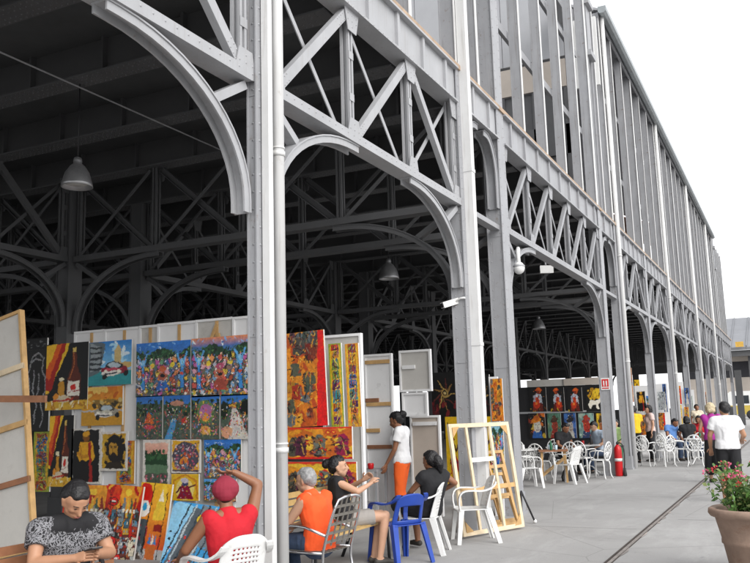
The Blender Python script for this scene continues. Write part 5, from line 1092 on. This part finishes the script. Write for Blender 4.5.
    if hairstyle == 'short': hr += [(H(k*.066,-.012,.055), .027, H(k*.074,-.02,.015), .016) for k in (-1,1)]+[(H(-.03,.045,.085),.030,H(.03,.045,.085),.030)]
    if hairstyle == 'bun': hr += [(H(k*.060,-.012,.055), .034, H(k*.066,-.02,.015), .026) for k in (-1,1)]+[(H(0,-.13,.06), .055, H(.0,-.15,.05), .05), (H(-.03,.04,.085),.034,H(.03,.04,.085),.034)]
    if hairstyle == 'tail': hr += [(H(k*.060,-.012,.055), .036, H(k*.068,-.03,.01), .03) for k in (-1,1)]+[(H(0,-.12,.03), .06, H(0,-.16,-.03), .055), (H(0,-.16,-.03), .055, H(0.02,-.15,-.12), .03), (H(-.03,.04,.085),.036,H(.03,.04,.085),.036)]
    if hairstyle == 'bob': hr += [(H(k*.062,-.02,.055), .04, H(k*.07,-.03,-.05), .034) for k in (-1,1)]+[(H(-.04,-.08,-.04),.045,H(.04,-.08,-.04),.045), (H(-.03,.045,.085),.036,H(.03,.045,.085),.036)]
    o = fuse('hair', hr, hair, t, .009, 2)
    if cap: o.scale = (.965,)*3; o.location = P['hea']*.035
    if hairstyle != 'short':
        for v in o.data.vertices: v.co += v.normal*random.uniform(-.004,.007)
    if cap:
        c = fuse('cap', [(H(0,-.035,.05), .100, H(0,.0,.07), .090), (H(-.025,-.04,.045), .092, H(.025,-.04,.045), .092), (H(0,-.06,.01), .078, H(0,-.05,.03), .085)], cap, t, .008, 3)
        b = MB(); f = [H(.075*math.sin(a), .055+.10*math.cos(a)*(1 if abs(a) < 1.6 else 0), .055-.01*math.cos(a)) for a in np.linspace(-1.57,1.57,9)]
        b.add(f+[p+Vector((0,0,.008)) for p in f], [tuple(range(9)), tuple(reversed(range(9,18)))]+[(i, 9+i, 10+i, i+1) for i in range(8)]); b.build('peak', cap, c)
        MB().ball(H(0,-.015,.163), .009, 8).build('button', cap, c)
    return t, P
YW = yaw_of
# man with the phone
t, P = person('person sitting in a black T-shirt with grey print, looking down at a phone', (-.46,4.36,.02), YW(.93,-.36), SIT, dict(pel=(0,.02,.52), wai=(0,.02,.69), che=(0,.06,.88), nek=(0,.12,1.03), hea=(0,.19,1.15), shL=(-.20,.08,.97), shR=(.20,.08,.97), elL=(-.27,.17,.77), elR=(.27,.17,.77), wrL=(-.06,.40,.81), wrR=(.08,.39,.80)), SKIN1, HAIRB, 'short', PRINT, DEN, sleeve=.55, leg=2.0, hyaw=0, hpitch=40, vox=.009, bulk=1.12, hands=((.5,.8,.15),(-.4,.8,.2)), sc=.97)
ph = t.matrix_basis
M4 = Matrix.Translation(t.location) @ t.rotation_euler.to_matrix().to_4x4()
PH = thing('mobile_phone', 'dark mobile phone in the sitting man\'s hands', 'phone', M4 @ Vector((.01,.485,.82)), YW(.93,-.36))
MB().bar((-.0,-.06,0), (0,.075,.03), .07, .010, (1,0,0)).build('body', BLACK, PH); MB().bar((-.0,-.05,.0085), (0,.062,.0335), .06, .001, (1,0,0)).build('screen', GLASSY, PH)
# man in the red vest, arm raised to his cap
person('person in a red vest and cap, one hand raised to the head', (.12,5.40,0), YW(-.86,.50), SIT, dict(pel=(0,-.08,.53), wai=(0,-.11,.70), che=(0,-.10,.90), nek=(0,-.06,1.06), hea=(.0,-.01,1.19), shL=(-.20,-.10,1.00), shR=(.21,-.08,1.02), elL=(-.33,.02,.77), wrL=(-.29,.24,.68), elR=(.32,.02,1.25), wrR=(.13,.09,1.36), kneL=(-.2,.36,.52), kneR=(.2,.38,.52), ankL=(-.2,.36,.08), ankR=(.2,.36,.08)), SKIN2, HAIRB, 'short', REDV, KHA, sleeve=0, leg=1.5, hyaw=-18, hpitch=4, vox=.009, bulk=1.0, cap=CAPR, hands=((.1,.7,-.6),(-.95,.2,.0)), sc=.91)
# man in orange
person('person with grey hair in an orange vest sitting in the strapped chair', (-.15,7.22,-.03), YW(-.94,.12), SIT, dict(pel=(0,-.04,.50), wai=(0,-.05,.67), che=(0,.0,.87), nek=(0,.06,1.02), hea=(0,.12,1.14), shL=(-.20,.0,.96), shR=(.20,.0,.96), elL=(-.25,.16,.74), elR=(.25,.14,.74), wrL=(-.12,.36,.66), wrR=(.12,.36,.66)), SKIN3, HAIRG, 'short', ORV, DEN, sleeve=0, leg=2.0, hyaw=10, hpitch=8, vox=.010, bulk=1.14, hands=((.5,.8,-.1),(-.5,.8,-.1)), sc=.93)
# woman in black on the bench
person('person in a black vest and grey shorts leaning back on the slatted bench', (-.52,8.60,.0), YW(.80,.60), SIT, dict(pel=(0,-.02,.53), wai=(-.02,-.08,.68), che=(-.03,-.13,.85), nek=(-.03,-.14,1.00), hea=(-.02,-.11,1.13), shL=(-.18,-.15,.94), shR=(.13,-.13,.96), elL=(-.26,.04,.86), wrL=(-.05,.19,.97), elR=(.24,.07,.86), wrR=(.08,.25,.93), kneL=(-.08,.40,.55), kneR=(.1,.42,.56), ankL=(-.06,.30,.08), ankR=(.10,.34,.08)), SKIN3, HAIRB, 'bun', BLK, GRY, sleeve=0, leg=.7, hyaw=-15, hpitch=-4, vox=.010, bulk=1.0, female=True, hands=((.5,.6,.5),(-.5,.6,.5)), sc=.95)
# standing woman in white
person('person standing in a white T-shirt and bright orange trousers, looking down', (-1.40,12.0,0), YW(-.93,-.15), STAND, dict(nek=(0,.02,1.42), hea=(0,.07,1.55), elL=(-.22,.05,1.12), wrL=(-.18,.20,.90), elR=(.22,.0,1.11), wrR=(.20,.12,.87), kneR=(.10,.06,.5)), SKIN2, HAIRB, 'bun', WHT, ORT, sleeve=.55, leg=1.75, hyaw=0, hpitch=22, vox=.011, female=True, hands=((0,.3,-.9),(0,.25,-.95)), shoes=SOLE)
# woman in the black dress
person('person in a short black dress with a loose ponytail, sitting in a white armchair', (-.02,9.70,.02), YW(-.86,.42), SIT, dict(pel=(0,-.02,.50), wai=(0,-.10,.66), che=(0,-.14,.85), nek=(0,-.13,1.00), hea=(0,-.08,1.13), shL=(-.18,-.14,.94), shR=(.18,-.14,.94), elR=(.30,-.22,.84), wrR=(.30,.05,.72), elL=(-.24,.04,.76), wrL=(-.14,.26,.66)), SKIN2, HAIRB, 'tail', BLK, BLK, sleeve=.3, leg=.7, hyaw=8, hpitch=0, vox=.010, female=True, hands=((.3,.9,0),(0,.8,-.3)), skirt=-.12, sc=.93)
# café guests
person('person in dark clothes reading at the white iron table, left of the pair', (-1.35,22.0,0), YW(.75,-.5), SIT, dict(hea=(0,.10,1.17), nek=(0,.04,1.05)), SKIN2, HAIRB, 'short', BLK, BLK, .6, 2, 0, 25, .017)
person('person in a pale blue shirt writing at the white iron table, right of the pair', (-.62,22.75,0), YW(-.6,-.8), SIT, dict(hea=(0,.12,1.18), nek=(0,.05,1.06)), SKIN3, HAIRB, 'short', mat('pale_blue_shirt', (.40,.48,.58), .85), DEN, .6, 2, 0, 25, .017)
person('person in a yellow and green top standing between the slim columns', (-.30,26.6,0), YW(-.5,.85), STAND, dict(elR=(.25,.12,1.12), wrR=(.16,.33,1.12)), SKIN2, HAIRB, 'short', YEL, BLK, .5, 2, 0, 5, .018)
person('person in a pale top standing beside the one in yellow', (.05,27.3,0), YW(-.8,-.4), STAND, dict(), SKIN3, HAIRB, 'bob', mat('pale_pink_cotton', (.6,.45,.42), .85), BLK, .5, 2, 0, 5, .018, female=True)
person('person in a blue shirt bending over a café chair', (.60,27.9,0), YW(.7,-.5), SIT, dict(hea=(0,.16,1.14), nek=(0,.08,1.04)), SKIN2, HAIRB, 'short', BLU, DEN, .5, 2, 0, 20, .018)
person('person with dark hair sitting at the garden chairs, seen from behind', (1.05,28.0,0), YW(-.4,.9), SIT, dict(), SKIN2, HAIRB, 'bob', BLK, BLK, .5, 2, 0, 0, .018, female=True)
person('person with long dark hair sitting furthest right of the dark-haired guests', (1.32,28.9,0), YW(-.2,-1), SIT, dict(), SKIN2, HAIRB, 'bob', REDV, DEN, .5, 2, 0, 0, .018, female=True)
person('person in a cream dress standing between the far columns', (.55,36.5,0), YW(.3,-1), STAND, dict(), SKIN2, HAIRB, 'bun', mat('cream_cotton', (.6,.52,.4), .85), KHA, .5, 2, 0, 0, .02, female=True)
person('person in a light green top behind the signed column', (-.55,24.9,0), YW(-.2,-1), SIT, dict(), SKIN3, HAIRB, 'short', GRN, DEN, .5, 2, 0, 10, .018)
# walkers
person('person with blond hair in a purple vest and long black skirt walking away', (2.44,19.9,0), YW(-.25,.97), STAND, dict(kneL=(-.08,.10,.5), ankL=(-.08,.12,.08), ankR=(.08,-.18,.11), kneR=(.08,.0,.5), elL=(-.24,.05,1.12), wrL=(-.16,.25,1.02), elR=(.24,.0,1.12), wrR=(.2,.22,1.0)), SKIN3, HAIRY, 'bob', PUR, BLK, 0, 2, 0, 6, .013, female=True, skirt=.55)
person('person with short black hair in a white T-shirt and black shorts, back turned', (3.0,15.9,0), YW(-.10,1), STAND, dict(pel=(0,0,.95), elL=(-.27,.0,1.13), wrL=(-.27,.14,.92), elR=(.28,.02,1.13), wrR=(.25,.24,1.05), kneL=(-.11,.06,.5), ankL=(-.11,.05,.08), ankR=(.11,-.14,.09), kneR=(.11,.0,.5)), SKIN1, HAIRB, 'short', WHT, BLK, .62, .95, 25, 4, .012, bulk=1.14, hands=((0,.2,-1),(0,.8,-.3)))
# ---------------------------------------------------------------- far end of the quay
ROOFG = mat('grey_sheet_roof', (.19,.195,.21), .6, var=.08, scale=.4)
t = thing('far_shed', 'low warehouse with a broad grey sheet roof and rooftop lantern across the road', 'building', (0,128,0))
MB().box((-9,0,0), (60,20,9)).build('wall', BEIGE, t)
b = MB(); b.add([(-10,-3,9.4),(62,-3,9.4),(62,14,15.0),(-10,14,15.0),(-10,-3,9.0),(62,-3,9.0),(62,14,14.5),(-10,14,14.5)], [(0,1,2,3),(7,6,5,4),(0,4,5,1),(1,5,6,2),(2,6,7,3),(3,7,4,0)])
for k in range(34): b.box((-9+k*2,-3.05,9.0), (-8.9+k*2,-3.0,9.5))
for k in range(35): b.bar((-9+k*2,-2.9,9.55), (-9+k*2,13.9,15.05), .12, .12)
b.build('roof', ROOFG, t)
b = MB(); b.box((-9,-2.6,8.2), (60,-2.2,9.0)); b.build('eaves_beam', STEEL_SHADE, t)
for k in range(9): MB().box((-8+k*7,-1.6,0), (-7.5+k*7,-1.2,8.2)).build('post', STEEL_SHADE, t)
b = MB(); b.box((-9,-.05,5.4), (60,-.02,7.6)); b.build('window_band', DARK, t)
for x in (2.2, 30):
    b = MB(); b.prism([(x,12),(x+7,12),(x+7,16.2),(x+3.5,17.8),(x,16.2)], 7, 12); l = b.build('lantern', STEEL, t)
    b = MB(); b.bar((x-.4,6.5,16.25), (x+3.5,6.5,18.0), .3, 1.2, (0,0,1)); b.bar((x+7.4,6.5,16.25), (x+3.5,6.5,18.0), .3, 1.2, (0,0,1)); b.build('lantern_roof', ROOFG, l)
    MB().box((x+1.5,6.94,13.8), (x+5.5,6.98,15.8)).build('louvre', DARK, l)
YELP = mat('yellow_panel', (.55,.33,.06), .6, var=.2)
tag(MB().box((-2.3,124.2,9.4), (-1.3,124.5,10.1)).build('billboard', YELP), 'yellow-orange board under the far grey roof', 'billboard')
# bus
BUSW = mat('bus_white', (.68,.68,.66), .35, var=.04); BUSY = mat('bus_yellow', (.48,.36,.07), .4, var=.08); GLASSD = mat('dark_glass', (.03,.035,.04), .1)
t = thing('city_bus', 'white and yellow bus passing behind the far end of the hall', 'bus', (-2.6,104,0))
b = MB(); b.prism([(0,.5),(11.8,.5),(12,1.0),(11.9,2.9),(11.6,3.15),(.3,3.15),(0,2.9)], 0, 2.5); b.build('body', BUSW, t)
MB().box((.02,-.02,.55), (11.9,.0,1.55)).build('yellow_band', BUSY, t)
for k in range(6): MB().box((.5+k*1.9,-.03,1.75), (2.2+k*1.9,0,2.65)).build('window', GLASSD, t)
for x in (2.3, 9.4):
    w = MB().lathe([(.2,-.15),(.5,-.15),(.5,.15),(.2,.15)], (x,.1,.5), 18, axis=(0,1,0)).build('wheel', RUBBER, t)
# balustrade and small car
STONE = mat('pale_stone', (.40,.37,.33), .85, var=.1, scale=2)
t = thing('stone_balustrade', 'pale pierced balustrade along the far road', 'balustrade', (1.5,88,0))
MB().box((0,-.2,0), (40,.2,.25)).build('plinth', STONE, t); MB().box((0,-.22,1.05), (40,.22,1.25)).build('coping', STONE, t)
b = MB()
for k in range(110): b.box((.1+k*.36,-.1,.25), (.26+k*.36,.1,1.05))
b.build('baluster', STONE, t)['kind'] = 'stuff'
CARP = mat('dark_car_paint', (.03,.035,.04), .25)
t = thing('parked_car', 'dark small car parked before the balustrade at the right edge', 'car', (2.4,62,0))
b = MB(); b.prism([(0,.3),(4.1,.3),(4.15,.75),(3.4,.88),(2.9,1.38),(1.0,1.42),(.35,.92),(0,.85)], -.8, .8); b.build('body', CARP, t)
for y in (-.805,): MB().prism([(.6,.95),(1.05,1.34),(2.8,1.31),(3.2,.93)], y-.008, y).build('window', GLASSY, t)
for x in (.8, 3.3): MB().lathe([(.1,-.1),(.31,-.1),(.31,.1),(.1,.1)], (x,-.75,.31), 16, axis=(0,1,0)).build('wheel', RUBBER, t)
MB().box((-.01,-.7,.6), (.02,-.4,.75)).build('headlight', GLASSY, t); MB().box((-.01,.4,.6), (.02,.7,.75)).build('headlight', GLASSY, t)
